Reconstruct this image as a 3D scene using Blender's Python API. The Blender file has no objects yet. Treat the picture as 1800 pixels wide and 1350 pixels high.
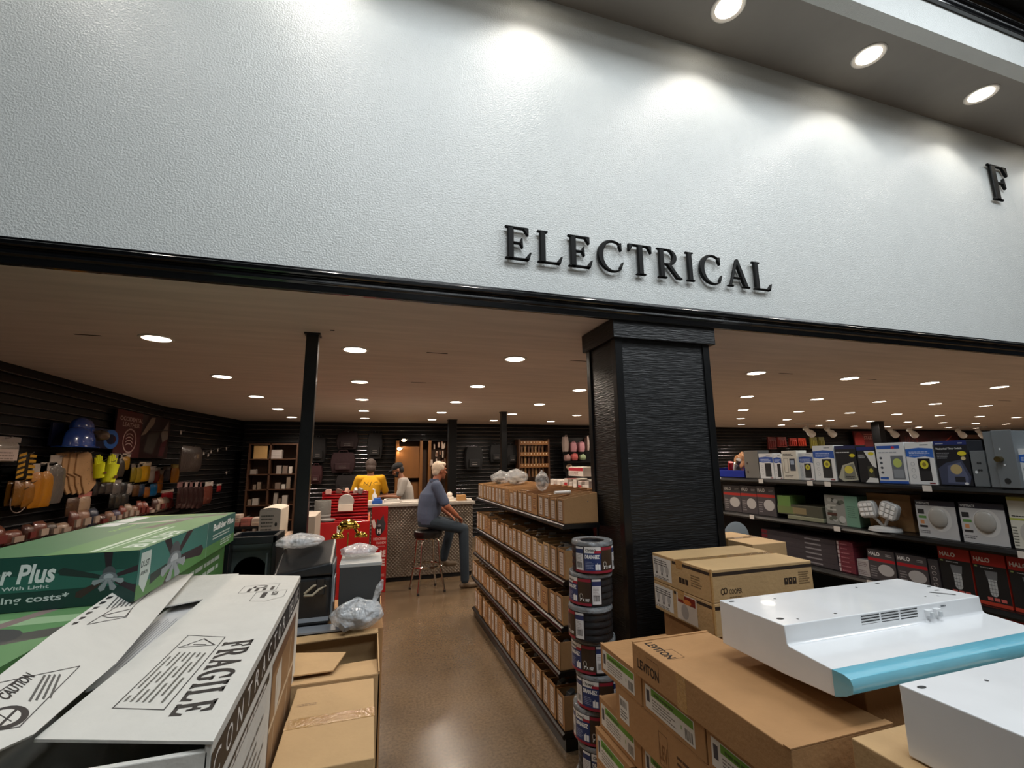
import bpy, math, random
from math import sin, cos, pi, radians, sqrt, atan2
from mathutils import Vector, Matrix
random.seed(7)
S = bpy.context.scene
COL = S.collection
# ---------------- camera ----------------
CAM = Vector((0, 0, 1.65)); FPX = 793.0
PITCH, YAW, ROLL = radians(9.8), radians(17.2), radians(-0.69)
fw = Vector((sin(YAW)*cos(PITCH), cos(YAW)*cos(PITCH), sin(PITCH)))
rt = Vector((cos(YAW), -sin(YAW), 0)); up = rt.cross(fw)
rt2 = cos(ROLL)*rt + sin(ROLL)*up; up2 = -sin(ROLL)*rt + cos(ROLL)*up
cd = bpy.data.cameras.new('camera'); cam = bpy.data.objects.new('camera', cd); COL.objects.link(cam)
M = Matrix((rt2, up2, -fw)).transposed().to_4x4(); M.translation = CAM
cam.matrix_world = M
cd.sensor_fit = 'HORIZONTAL'; cd.sensor_width = 36; cd.lens = FPX/1800*36; cd.clip_start = .02; cd.clip_end = 200
S.camera = cam
def at(x, y, X=None, Y=None, Z=None):
    "point of the plane X=, Y= or Z= seen at a pixel"
    d = fw + (x-900)/FPX*rt2 - (y-675)/FPX*up2
    t = X/d.x if X is not None else Y/d.y if Y is not None else (Z-CAM.z)/d.z
    return CAM + t*d
# ---------------- view, world ----------------
S.view_settings.view_transform = 'Standard'; S.view_settings.look = 'None'
S.view_settings.exposure = 0.0; S.view_settings.gamma = 1; S.view_settings.use_curve_mapping = False
W = bpy.data.worlds.new('world'); S.world = W; W.use_nodes = True
W.node_tree.nodes['Background'].inputs[0].default_value = (.8, .9, 1, 1)
W.node_tree.nodes['Background'].inputs[1].default_value = .015
def area_light(name, loc, size, power, color, parent=None, rot=(0, 0, 0), shape='RECTANGLE', spread=pi):
    l = bpy.data.lights.new(name, 'AREA'); l.shape = shape; l.size = size[0]
    if shape == 'RECTANGLE': l.size_y = size[1]
    l.energy = power; l.color = color; l.spread = spread
    o = bpy.data.objects.new(name, l); o.location = loc; o.rotation_euler = rot; COL.objects.link(o); o.parent = parent
    return o
# store daylight panels high over the sales floor behind the photographer: (x, y, z, w, d, power)
STORE_LIGHTS = [(0.5, .15, 5.7), (4.2, .15, 5.7), (1.4, -3.0, 5.9), (7.8, -1.6, 5.9)]
STORE_POWER = 105
CAN_POWER = 11.5
SOFFIT_POWER = 3
# ---------------- materials ----------------
MATS = {}
def lin(c):
    if isinstance(c, str):
        c = [int(c[i:i+2], 16)/255 for i in (0, 2, 4)]
    return tuple((v/12.92 if v <= .04045 else ((v+.055)/1.055)**2.4) for v in c)
def mat(key, col='808080', rough=.6, metal=0, bump=0, bscale=40, var=0, vscale=6, coat=0, emit=0, alpha=1, trans=0, stretch=None, col2=None, spec=.5):
    if key in MATS: return MATS[key]
    m = bpy.data.materials.new(key); m.use_nodes = True; n = m.node_tree.nodes; L = m.node_tree.links
    b = n['Principled BSDF']; c = lin(col)
    b.inputs['Base Color'].default_value = (*c, 1); b.inputs['Roughness'].default_value = rough; b.inputs['Metallic'].default_value = metal
    b.inputs['Coat Weight'].default_value = coat; b.inputs['Alpha'].default_value = alpha; b.inputs['Transmission Weight'].default_value = trans
    b.inputs['Specular IOR Level'].default_value = spec
    if emit:
        b.inputs['Emission Color'].default_value = (*c, 1); b.inputs['Emission Strength'].default_value = emit
    tc = n.new('ShaderNodeTexCoord'); mp = n.new('ShaderNodeMapping'); L.new(tc.outputs['Object'], mp.inputs[0])
    if stretch: mp.inputs['Scale'].default_value = stretch
    nz = n.new('ShaderNodeTexNoise'); nz.inputs['Scale'].default_value = vscale; nz.inputs['Detail'].default_value = 5
    L.new(mp.outputs[0], nz.inputs['Vector'])
    rp = n.new('ShaderNodeValToRGB'); v = var if var else .04
    c2 = lin(col2) if col2 else tuple(min(1, x*(1+v)) for x in c)
    rp.color_ramp.elements[0].color = (*[x*(1-v) for x in c], 1); rp.color_ramp.elements[1].color = (*c2, 1)
    rp.color_ramp.elements[0].position = .3; rp.color_ramp.elements[1].position = .7
    L.new(nz.outputs['Fac'], rp.inputs[0])
    if not emit: L.new(rp.outputs[0], b.inputs['Base Color'])
    if bump:
        nb = n.new('ShaderNodeTexNoise'); nb.inputs['Scale'].default_value = bscale; nb.inputs['Detail'].default_value = 3
        L.new(tc.outputs['Object'] if not stretch else mp.outputs[0], nb.inputs['Vector'])
        bp = n.new('ShaderNodeBump'); bp.inputs['Strength'].default_value = bump; bp.inputs['Distance'].default_value = .01
        L.new(nb.outputs['Fac'], bp.inputs['Height']); L.new(bp.outputs[0], b.inputs['Normal'])
    MATS[key] = m
    return m
def C(h, rough=.55, metal=0):
    return mat('paint_%s_%d_%d' % (h, int(rough*100), int(metal*10)), h, rough, metal)
def film(key='clear_film', tint='d8dcdf', rough=.18, dens=.35, fold=(30, .02)):
    "thin clear plastic: mostly see-through with bright reflections"
    if key in MATS: return MATS[key]
    m = bpy.data.materials.new(key); m.use_nodes = True; n = m.node_tree.nodes; L = m.node_tree.links
    b = n['Principled BSDF']; b.inputs['Base Color'].default_value = (*lin(tint), 1); b.inputs['Roughness'].default_value = rough
    b.inputs['Specular IOR Level'].default_value = .9
    tr = n.new('ShaderNodeBsdfTransparent'); mx = n.new('ShaderNodeMixShader'); mx.inputs[0].default_value = dens
    L.new(tr.outputs[0], mx.inputs[1]); L.new(b.outputs[0], mx.inputs[2]); L.new(mx.outputs[0], n['Material Output'].inputs[0])
    nz = n.new('ShaderNodeTexNoise'); nz.inputs['Scale'].default_value = fold[0]; nz.inputs['Detail'].default_value = 3; tc = n.new('ShaderNodeTexCoord'); L.new(tc.outputs['Object'], nz.inputs['Vector'])
    bp = n.new('ShaderNodeBump'); bp.inputs['Strength'].default_value = 1; bp.inputs['Distance'].default_value = fold[1]
    L.new(nz.outputs['Fac'], bp.inputs['Height']); L.new(bp.outputs[0], b.inputs['Normal'])
    MATS[key] = m
    return m
# ---------------- mesh builder ----------------
class MB:
    def __init__(s): s.v = []; s.f = []; s.m = []; s.mats = []
    def mi(s, m):
        if m not in s.mats: s.mats.append(m)
        return s.mats.index(m)
    def add(s, vs, fs, m):
        k = len(s.v); i = s.mi(m); s.v += [tuple(v) for v in vs]
        for f in fs: s.f.append(tuple(k+a for a in f)); s.m.append(i)
        return s
    def box(s, x0, x1, y0, y1, z0, z1, m):
        vs = [(x, y, z) for z in (z0, z1) for y in (y0, y1) for x in (x0, x1)]
        return s.add(vs, [(0, 2, 3, 1), (4, 5, 7, 6), (0, 1, 5, 4), (2, 6, 7, 3), (0, 4, 6, 2), (1, 3, 7, 5)], m)
    def cbox(s, c, d, m, rot=None):
        vs = [Vector((x*d[0]/2, y*d[1]/2, z*d[2]/2)) for z in (-1, 1) for y in (-1, 1) for x in (-1, 1)]
        if rot is not None: vs = [rot @ v for v in vs]
        vs = [v+Vector(c) for v in vs]
        return s.add(vs, [(0, 2, 3, 1), (4, 5, 7, 6), (0, 1, 5, 4), (2, 6, 7, 3), (0, 4, 6, 2), (1, 3, 7, 5)], m)
    def hexa(s, b, t, m):
        "b,t: four bottom and four top points, anticlockwise from above"
        return s.add(list(b)+list(t), [(3, 2, 1, 0), (4, 5, 6, 7)]+[(i, (i+1) % 4, 4+(i+1) % 4, 4+i) for i in range(4)], m)
    def prism(s, poly, O, U, V, depth, m, m2=None):
        "extrude a 2-D outline in the plane O+uU+vV along U x V by depth"
        O, U, V = Vector(O), Vector(U), Vector(V); N = U.cross(V).normalized()*depth; n = len(poly)
        a = [O+U*p[0]+V*p[1] for p in poly]
        ar = sum(poly[i][0]*poly[(i+1) % n][1]-poly[(i+1) % n][0]*poly[i][1] for i in range(n))
        if ar < 0: a.reverse()
        s.add(a+[p+N for p in a], [tuple(range(n-1, -1, -1)), tuple(range(n, 2*n))], m)
        k = len(s.v)-2*n
        for i in range(n):
            s.f.append((k+i, k+(i+1) % n, k+n+(i+1) % n, k+n+i)); s.m.append(s.mi(m2 or m))
        return s
    def loft(s, rings, m, cap=True, closed=True):
        n = len(rings[0]); vs = [p for r in rings for p in r]; fs = []
        for i in range(len(rings)-1):
            for j in range(n if closed else n-1):
                a = i*n+j; b = i*n+(j+1) % n; fs.append((a, b, b+n, a+n))
        if cap: fs += [tuple(range(n-1, -1, -1)), tuple(range((len(rings)-1)*n, len(rings)*n))]
        return s.add(vs, fs, m)
    def lathe(s, prof, c, m, n=24, axis='Z', cap=True):
        rings = []
        for r, h in prof:
            ring = []
            for k in range(n):
                a = 2*pi*k/n; p = (r*cos(a), r*sin(a), h)
                if axis == 'Y': p = (p[0], p[2], -p[1])
                elif axis == 'X': p = (p[2], p[0], p[1])
                ring.append((c[0]+p[0], c[1]+p[1], c[2]+p[2]))
            rings.append(ring)
        return s.loft(rings, m, cap)
    def tube(s, pts, r, m, n=8, cap=True):
        pts = [Vector(p) for p in pts]; rr = r if isinstance(r, (list, tuple)) else [r]*len(pts); rings = []; last = None
        for i, p in enumerate(pts):
            t = (pts[min(i+1, len(pts)-1)]-pts[max(i-1, 0)]).normalized()
            a = last if last is not None else (Vector((0, 0, 1)) if abs(t.z) < .9 else Vector((1, 0, 0)))
            u = (a-t*a.dot(t)).normalized(); w = t.cross(u); last = u
            rings.append([p+(u*cos(2*pi*k/n)+w*sin(2*pi*k/n))*rr[i] for k in range(n)])
        return s.loft(rings, m, cap)
    def ball(s, c, r, m, n=12, k=8):
        r = r if isinstance(r, (list, tuple)) else (r, r, r)
        rings = [[(c[0]+r[0]*sin(pi*i/k)*cos(2*pi*j/n), c[1]+r[1]*sin(pi*i/k)*sin(2*pi*j/n), c[2]-r[2]*cos(pi*i/k)) for j in range(n)] for i in range(k+1)]
        rings[0] = [(c[0]+.02*r[0]*cos(2*pi*j/n), c[1]+.02*r[1]*sin(2*pi*j/n), c[2]-r[2]) for j in range(n)]
        rings[-1] = [(c[0]+.02*r[0]*cos(2*pi*j/n), c[1]+.02*r[1]*sin(2*pi*j/n), c[2]+r[2]) for j in range(n)]
        return s.loft(rings, m)
    def build(s, name, parent=None, smooth=False, bevel=0, label=None, seg=2, subd=0, solid=0):
        me = bpy.data.meshes.new(name); me.from_pydata([tuple(v) for v in s.v], [], s.f)
        for m in s.mats: me.materials.append(m)
        for i, p in enumerate(me.polygons): p.material_index = s.m[i]; p.use_smooth = smooth
        me.update()
        o = bpy.data.objects.new(name, me); COL.objects.link(o)
        if parent: o.parent = parent
        if solid:
            b = o.modifiers.new('solid', 'SOLIDIFY'); b.thickness = solid
        if bevel:
            b = o.modifiers.new('bevel', 'BEVEL'); b.width = bevel; b.segments = seg; b.limit_method = 'ANGLE'; b.angle_limit = radians(35)
        if subd:
            b = o.modifiers.new('subd', 'SUBSURF'); b.levels = subd; b.render_levels = subd
        if smooth and not subd:
            try: me.set_sharp_from_angle(angle=radians(40))
            except Exception: pass
        if label: o['label'] = label
        return o
def T(name, label, cat, loc=(0, 0, 0), rz=0, group=None):
    o = bpy.data.objects.new(name, None); COL.objects.link(o); o.location = loc; o.rotation_euler = (0, 0, rz)
    o.empty_display_size = .05; o['label'] = label; o['category'] = cat
    if group: o['group'] = group
    return o
def tag(o, label, cat, group=None, kind=None):
    o['label'] = label; o['category'] = cat
    if group: o['group'] = group
    if kind: o['kind'] = kind
    return o
def struct(o):
    o['kind'] = 'structure'; return o
def dup(root, loc, rz=None, label=None, group=None):
    r = root.copy(); COL.objects.link(r); r.location = loc
    if rz is not None: r.rotation_euler = (0, 0, rz)
    if label: r['label'] = label
    if group: r['group'] = group
    for ch in list(root.children):
        c = ch.copy(); COL.objects.link(c); c.parent = r
        for g in list(ch.children):
            d = g.copy(); COL.objects.link(d); d.parent = c
    return r
ORD = 'nearest second third fourth fifth sixth seventh eighth ninth tenth eleventh twelfth thirteenth fourteenth fifteenth sixteenth seventeenth eighteenth nineteenth twentieth twenty-first twenty-second'.split()
ORDL = ['first']+ORD[1:]
# ---------------- lettering and printed faces ----------------
_tc = {}
def text_geo(s, bold=0):
    k = (s, bold)
    if k in _tc: return _tc[k]
    cu = bpy.data.curves.new('t', 'FONT'); cu.body = s; cu.size = 1; cu.offset = bold; cu.resolution_u = 3
    ob = bpy.data.objects.new('t', cu); me = ob.to_mesh()
    vs = [(v.co.x, v.co.y) for v in me.vertices]; fs = [tuple(p.vertices) for p in me.polygons]
    ob.to_mesh_clear(); bpy.data.objects.remove(ob); bpy.data.curves.remove(cu)
    x0 = min(v[0] for v in vs); x1 = max(v[0] for v in vs); y0 = min(v[1] for v in vs); y1 = max(v[1] for v in vs)
    _tc[k] = ([((v[0]-x0)/(x1-x0), (v[1]-y0)/(y1-y0)) for v in vs], fs, (x1-x0)/(y1-y0))
    return _tc[k]
def arc(cx, cy, rx, ry, a0, a1, n=14):
    return [(cx+rx*cos(radians(a0+(a1-a0)*i/n)), cy+ry*sin(radians(a0+(a1-a0)*i/n))) for i in range(n+1)]
def band(cx, cy, rx, ry, cx2, cy2, rx2, ry2, a0, a1, n=14):
    return arc(cx, cy, rx, ry, a0, a1, n)+arc(cx2, cy2, rx2, ry2, a1, a0, n)
STEM = [(.07, 0), (.22, 0), (.22, 1), (.07, 1)]
def sf(x0, x1, y, h=.06): return [(x0, y), (x1, y), (x1-.02, y+h), (x0+.02, y+h)] if y < .5 else [(x0+.02, y), (x1-.02, y), (x1, y+h), (x0, y+h)]
SERIF = {
 'E': (.68, [STEM, sf(0, .6, 0), sf(0, .58, .94), [(.2, .48), (.42, .48), (.42, .54), (.2, .54)], [(.42, .36), (.46, .36), (.44, .67), (.41, .67), (.36, .51)], [(.60, 1), (.60, .76), (.56, .76), (.46, .94), (.4, 1)], [(.6, 0), (.67, .26), (.63, .26), (.5, .06), (.4, 0)]]),
 'L': (.68, [STEM, sf(0, .6, 0), sf(0, .3, .94), [(.6, 0), (.67, .26), (.63, .26), (.5, .06), (.4, 0)]]),
 'F': (.62, [STEM, sf(0, .3, 0), sf(0, .56, .94), [(.2, .48), (.42, .48), (.42, .54), (.2, .54)], [(.42, .36), (.46, .36), (.44, .67), (.41, .67), (.36, .51)], [(.58, 1), (.58, .74), (.54, .74), (.44, .94), (.4, 1)]]),
 'I': (.32, [STEM, sf(0, .29, 0), sf(0, .29, .94)]),
 'T': (.72, [[(.28, 0), (.43, 0), (.43, 1), (.28, 1)], sf(.2, .51, 0), [(0, .94), (.7, .94), (.7, 1), (0, 1)], [(0, 1), (0, .74), (.04, .74), (.14, .94), (.2, 1)], [(.7, 1), (.7, .74), (.66, .74), (.56, .94), (.5, 1)]]),
 'C': (.76, [band(.42, .5, .42, .52, .46, .5, .30, .46, 52, 308, 26), [(.62, .93), (.70, .98), (.70, .68), (.66, .68), (.60, .84)], [(.62, .07), (.68, .12), (.74, .34), (.70, .34), (.60, .15)]]),
 'R': (.76, [STEM, sf(0, .3, 0), [(.05, .94), (.36, .94), (.36, 1), (0, 1)], [(.2, .45), (.36, .45), (.36, .51), (.2, .51)], band(.36, .725, .26, .275, .33, .725, .15, .22, 90, -90, 14), [(.27, .48), (.42, .5), (.66, .12), (.78, .03), (.72, 0), (.58, .02)]]),
 'A': (.78, [[(.36, 1), (.44, 1), (.74, 0), (.58, 0), (.35, .80)], [(.36, 1), (.42, .92), (.14, 0), (.07, 0)], [(.2, .3), (.58, .3), (.56, .36), (.22, .36)], sf(0, .23, 0), sf(.5, .8, 0)]),
 'G': (.8, [band(.42, .5, .42, .52, .46, .5, .28, .46, 52, 300, 26), [(.62, .93), (.70, .98), (.70, .68), (.66, .68), (.60, .84)], [(.55, .02), (.7, .1), (.7, .42), (.55, .42)], sf(.5, .76, .40, .05)]),
}
class Face:
    "prints on a plane: origin O, unit axes U and V; heights step out by a fraction of a millimetre"
    def __init__(s, O, U, V): s.O = Vector(O); s.U = Vector(U).normalized(); s.V = Vector(V).normalized(); s.N = s.U.cross(s.V); s.b = MB(); s.k = 1.0; s.clip = None
    def P(s, x, y): return s.O+s.U*x+s.V*y+s.N*(.0004+.00002*s.k)
    def poly(s, pts, c, rough=.5):
        if s.clip:
            for ax, lim, sg in ((0, s.clip[0], 1), (0, s.clip[2], -1), (1, s.clip[1], 1), (1, s.clip[3], -1)):
                o = []
                for i in range(len(pts)):
                    p, q = pts[i-1], pts[i]; a, b_ = (p[ax]-lim)*sg, (q[ax]-lim)*sg
                    if (a >= 0) != (b_ >= 0): k = a/(a-b_); o.append((p[0]+(q[0]-p[0])*k, p[1]+(q[1]-p[1])*k))
                    if b_ >= 0: o.append(q)
                pts = o
                if len(pts) < 3: return s
        a = [s.P(*p) for p in pts]; n = len(pts)
        ar = sum(pts[i][0]*pts[(i+1) % n][1]-pts[(i+1) % n][0]*pts[i][1] for i in range(n))
        if ar < 0: a.reverse()
        s.b.add(a, [tuple(range(n))], c if not isinstance(c, str) else C(c, rough)); s.k += 1; return s
    def rect(s, x, y, w, h, c, rough=.5): return s.poly([(x, y), (x+w, y), (x+w, y+h), (x, y+h)], c, rough)
    def ell(s, cx, cy, rx, ry, c, n=24, rough=.5): return s.poly([(cx+rx*cos(2*pi*i/n), cy+ry*sin(2*pi*i/n)) for i in range(n)], c, rough)
    def line(s, pts, w, c, closed=False):
        q = list(pts)+([pts[0]] if closed else [])
        for a, b in zip(q, q[1:]):
            d = Vector((b[0]-a[0], b[1]-a[1])); n = Vector((-d.y, d.x)).normalized()*w/2; e = d.normalized()*w/2
            s.poly([(a[0]-n.x-e.x, a[1]-n.y-e.y), (b[0]-n.x+e.x, b[1]-n.y+e.y), (b[0]+n.x+e.x, b[1]+n.y+e.y), (a[0]+n.x-e.x, a[1]+n.y-e.y)], c)
        return s
    def frame(s, x, y, w, h, t, c): return s.line([(x, y), (x+w, y), (x+w, y+h), (x, y+h)], t, c, True)
    def text(s, st, x, y, h, c, w=None, bold=.02, slant=0, rot=0):
        vs, fs, asp = text_geo(st, bold); w = w or h*asp; ca, sa = cos(radians(rot)), sin(radians(rot))
        a = []
        for u, v in vs:
            px, py = u*w+v*h*slant, v*h
            a.append(s.P(x+px*ca-py*sa, y+px*sa+py*ca))
        s.b.add(a, fs, c if not isinstance(c, str) else C(c)); s.k += 1; return s
    def serif(s, st, x, y, h, c, w=None, gap=.1, wide=1, stencil=False):
        tot = sum(SERIF[ch][0] for ch in st)+gap*(len(st)-1); k = (w/tot) if w else h*wide; u = 0
        for ch in st:
            for pl in SERIF[ch][1]: s.poly([(x+(u+p[0])*k, y+p[1]*h) for p in pl], c)
            u += SERIF[ch][0]+gap
        return s
    def lines(s, x, y, w, h, n, c='333333', fill=.45, rag=.25):
        "rows of print too small to read"
        for i in range(n):
            ww = w*(1-rag*random.random()); yy = y+h-(i+1)*h/n; xx = x
            while xx < x+ww-.0001:
                l = min(w*random.uniform(.06, .2), x+ww-xx); s.rect(xx, yy, l*.85, h/n*fill, c); s.k -= 1; xx += l
        s.k += 1; return s
    def bars(s, x, y, w, h, c='111111', n=12):
        xx = 0
        while xx < w: 
            t = w/n*random.uniform(.25, .7); s.rect(x+xx, y, t, h, c); s.k -= 1; xx += t+w/n*random.uniform(.25, .5)
        s.k += 1; return s
    def build(s, name, parent, label=None): return s.b.build(name, parent, label=label)
def sideface(x0, x1, y0, y1, z0, side):
    "Face on one side of an axis-aligned box; u runs left to right as you look at it, v up"
    if side == '-y': return Face((x0, y0, z0), (1, 0, 0), (0, 0, 1))
    if side == '-x': return Face((x0, y1, z0), (0, -1, 0), (0, 0, 1))
    if side == '+x': return Face((x1, y0, z0), (0, 1, 0), (0, 0, 1))
    if side == 'top': return Face((x0, y0, z0), (1, 0, 0), (0, 1, 0))
# ================= the setting =================
ZC, ZS, YH, XL, YB = 2.535, 4.76, 2.4, -3.0, 10.35
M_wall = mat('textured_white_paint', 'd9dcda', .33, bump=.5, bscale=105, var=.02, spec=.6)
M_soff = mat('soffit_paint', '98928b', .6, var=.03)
M_black = mat('black_satin_paint', '0a0b0d', .32, bump=.12, bscale=30, var=.2, spec=.5)
M_blackwood = mat('black_stained_board', '0d0e10', .42, bump=.5, bscale=10, var=.3, vscale=5, stretch=(1.2, 1.2, 14))
M_ceil = mat('warm_board_ceiling', 'd2c5bb', .7, var=.09, vscale=3, stretch=(.5, 5, 1), bump=.1, bscale=12)
M_dark = mat('dark_void', '121214', .9)
def floor_mat():
    m = mat('polished_concrete', '655440', .3, var=.2, vscale=1.6, spec=.7); n = m.node_tree.nodes; L = m.node_tree.links
    b = n['Principled BSDF']; tc = [x for x in n if x.type == 'TEX_COORD'][0]; rp = [x for x in n if x.type == 'VALTORGB'][0]
    vo = n.new('ShaderNodeTexNoise'); vo.inputs['Scale'].default_value = 55; vo.inputs['Detail'].default_value = 4; vo.inputs['Roughness'].default_value = .7
    L.new(tc.outputs['Object'], vo.inputs['Vector'])
    r2 = n.new('ShaderNodeValToRGB'); r2.color_ramp.elements[0].position = .33; r2.color_ramp.elements[1].position = .6
    r2.color_ramp.elements[0].color = (.5, .48, .45, 1); r2.color_ramp.elements[1].color = (1.1, 1.1, 1.1, 1)
    L.new(vo.outputs['Fac'], r2.inputs[0]); mx = n.new('ShaderNodeMixRGB'); mx.blend_type = 'MULTIPLY'; mx.inputs[0].default_value = .8
    L.new(rp.outputs[0], mx.inputs[1]); L.new(r2.outputs[0], mx.inputs[2]); L.new(mx.outputs[0], b.inputs['Base Color'])
    n2 = n.new('ShaderNodeTexNoise'); n2.inputs['Scale'].default_value = 3; L.new(tc.outputs['Object'], n2.inputs['Vector'])
    mr = n.new('ShaderNodeMapRange'); mr.inputs[3].default_value = .14; mr.inputs[4].default_value = .34; L.new(n2.outputs['Fac'], mr.inputs[0]); L.new(mr.outputs[0], b.inputs['Roughness'])
    return m
struct(MB().box(-9, 22, -7, YB+.1, -.1, 0, floor_mat()).build('floor'))
b = MB().box(XL-.15, 22, YH+.02, YB+.1, ZC, ZC+.018, M_ceil)
for x, y, x2, y2 in [(130, 587.5, 178, 590.5), (750, 619.5, 787, 621.5), (722, 672, 749, 673), (1003, 633.5, 1033, 635.5), (1370, 656, 1391, 658), (1524, 666.5, 1540, 667.5), (580, 580.5, 588, 581.5), (1755, 704, 1776, 705)]:
    p = at(x, y, Z=ZC-.0005); q = at(x2, y2, Z=ZC-.0005)
    b.box(min(p.x, q.x), max(p.x, q.x), p.y-.008, p.y+.012, ZC-.001, ZC+.001, M_dark)
struct(b.build('ceiling'))
# header wall with the sign, soffit, fascia above it
struct(MB().box(-9, 22, YH, YH+.16, ZC+.02, ZS+.05, M_wall).build('wall_front'))
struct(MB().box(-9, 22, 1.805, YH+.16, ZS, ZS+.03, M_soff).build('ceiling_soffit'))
zt = at(1624, 0, Y=1.8).z
struct(MB().box(-9, 22, 1.80, 1.90, ZS-.001, zt+.3, M_wall).build('wall_fascia'))
def moulding(name, y, z0, z1, dy):
    h = z1-z0; prof = [(0, 0), (-.5, 0), (-.55, .05), (-.55, .30), (-.78, .36), (-.78, .40), (-.55, .60), (-.85, .64), (-1, .68), (-1, .82), (-.9, .86), (-.85, .95), (-.5, 1), (0, 1)]
    rings = [[(x, y+p[0]*dy, z0+p[1]*h) for p in prof] for x in (-9, 22)]
    return struct(MB().loft(rings, mat('moulding_gloss', '0a0b0d', .16, coat=.6, spec=.6, var=.1)).build(name, bevel=.002))
moulding('trim_1', YH+.001, 2.515, 2.64, .045)
moulding('trim_2', 1.80, zt, zt+.2, .06)
struct(MB().box(-9, 22, 1.6, 1.8, zt+.2, zt+.32, M_dark).build('trim_3'))
struct(MB().box(-9, 22, -7, 1.6, 6.1, 6.2, mat('high_dark_ceiling', '3a3d40', .8)).build('ceiling_high'))
struct(MB().box(-9, 22, 1.6, 1.65, zt+.3, 6.2, M_dark).build('wall_upper'))
struct(MB().box(-9, 22, -7.1, -7, 0, 6.2, mat('far_store_wall', 'b8b8b4', .8)).build('wall_rear'))
struct(MB().box(-9.1, -9, -7, YH, 0, 6.2, mat('far_store_wall')).build('wall_store_left'))
# slatwalls: black panels with rounded metal-lipped grooves
M_slat = mat('slatwall_black', '060607', .45, spec=.3)
M_lip = mat('slatwall_insert', '76767a', .2, metal=.9)
def slatwall(name, a, c, z0, z1, pitch=.087, thick=.1):
    a = Vector((*a, 0)); c = Vector((*c, 0)); d = (c-a).normalized(); n = Vector((d.y, -d.x, 0))
    b = MB(); b.hexa([a+Vector((0, 0, z0)), c+Vector((0, 0, z0)), c-n*thick+Vector((0, 0, z0)), a-n*thick+Vector((0, 0, z0))], [a+Vector((0, 0, z1)), c+Vector((0, 0, z1)), c-n*thick+Vector((0, 0, z1)), a-n*thick+Vector((0, 0, z1))], M_slat)
    z = z0+.01
    while z < z1-.03:
        pr = [(0, 0), (.014, .002), (.018, .012), (.018, pitch*.74), (0, pitch*.76)]
        b.loft([[q+n*p[0]+Vector((0, 0, z+p[1])) for p in pr] for q in (a, c)], M_slat)
        pr = [(.017, .0), (.022, .003), (.0235, .008), (.022, .013), (.017, .016)]
        b.loft([[q+n*p[0]+Vector((0, 0, z+p[1])) for p in pr] for q in (a, c)], M_lip)
        z += pitch
    return struct(b.build(name))
slatwall('wall_left', (XL, YH), (XL, 7.95), 0, ZC)
slatwall('wall_left_angled', (XL, 7.95), (-2.5, YB), 0, ZC)
slatwall('wall_back', (-2.6, YB), (22, YB), 0, ZC)
# pillar
t = T('pillar', 'broad black boxed pillar with a square cap under the sign wall', 'pillar', (1.78, 2.62, 0))
MB().box(-.345, .345, -.19, .19, 0, 2.42, M_blackwood).build('shaft', t)
b = MB()
for sx in (-1, 1):
    for sy in (-1, 1):
        x0, x1 = sorted((sx*.355, sx*.305)); y0, y1 = sorted((sy*.2, sy*.15)); b.box(x0, x1, y0, y1, 0, 2.42, M_black)
b.build('corner_board', t, bevel=.003)
MB().box(-.375, .39, -.225, .22, 2.405, 2.53, M_blackwood).build('capital', t, bevel=.004)
# posts
def post(x, y, w, d, label):
    t = T('steel_post', label, 'post', (x, y, 0))
    MB().box(-w/2, w/2, -d/2, d/2, 0, ZC, M_black).build('column', t, bevel=.004)
    MB().box(-w/2-.012, w/2+.012, -d/2-.012, d/2+.012, ZC-.012, ZC, M_black).build('top_plate', t)
post(-.417, 3.28, .078, .078, 'slim black square post left of the aisle near the red display rack')
post(1.59, 9.4, .17, .17, 'thick black post against the back wall behind the seated man')
post(2.23, 7.75, .10, .10, 'thin black post behind the top shelf of cardboard bins')
post(12.05, 8.1, .19, .19, 'black post far off above the light switch packages on the right')
# ---------------- lamps ----------------
M_lens = mat('lamp_lens', 'fff4e2', .4, emit=14)
M_ring = mat('lamp_ring', 'e8e2da', .45)
def can(proto, x, y, label):
    if proto is None:
        t = T('ceiling_light', label, 'ceiling light', (x, y, ZC), group='round downlights in the low board ceiling')
        MB().lathe([(.105, -.001), (.105, -.006), (.098, -.010), (.085, -.008), (.083, -.001)], (0, 0, 0), M_ring, 28).build('trim_ring', t, smooth=True)
        MB().lathe([(.002, -.0045), (.083, -.0045), (.083, -.0015), (.002, -.0015)], (0, 0, 0), M_lens, 24).build('lens', t)
        area_light('lamp_light', (0, 0, -.012), (.15, .15), CAN_POWER, (1, .85, .70), t, shape='DISK', spread=radians(150))
        return t
    return dup(proto, (x, y, ZC), label=label)
pr = None; rows = [3.65, 5.12, 6.56, 8.0, 9.35]
side = 'left'
for j, y in enumerate(rows):
    for i in range(16):
        x = -1.47+1.315*i
        if j == 0 and i > 9 or j == 1 and i > 11: continue
        L_ = 'round ceiling downlight, %s from the left in the %s row from the sign wall' % (ORDL[i], ORDL[j])
        o = can(pr, x, y, L_); pr = pr or o
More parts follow.
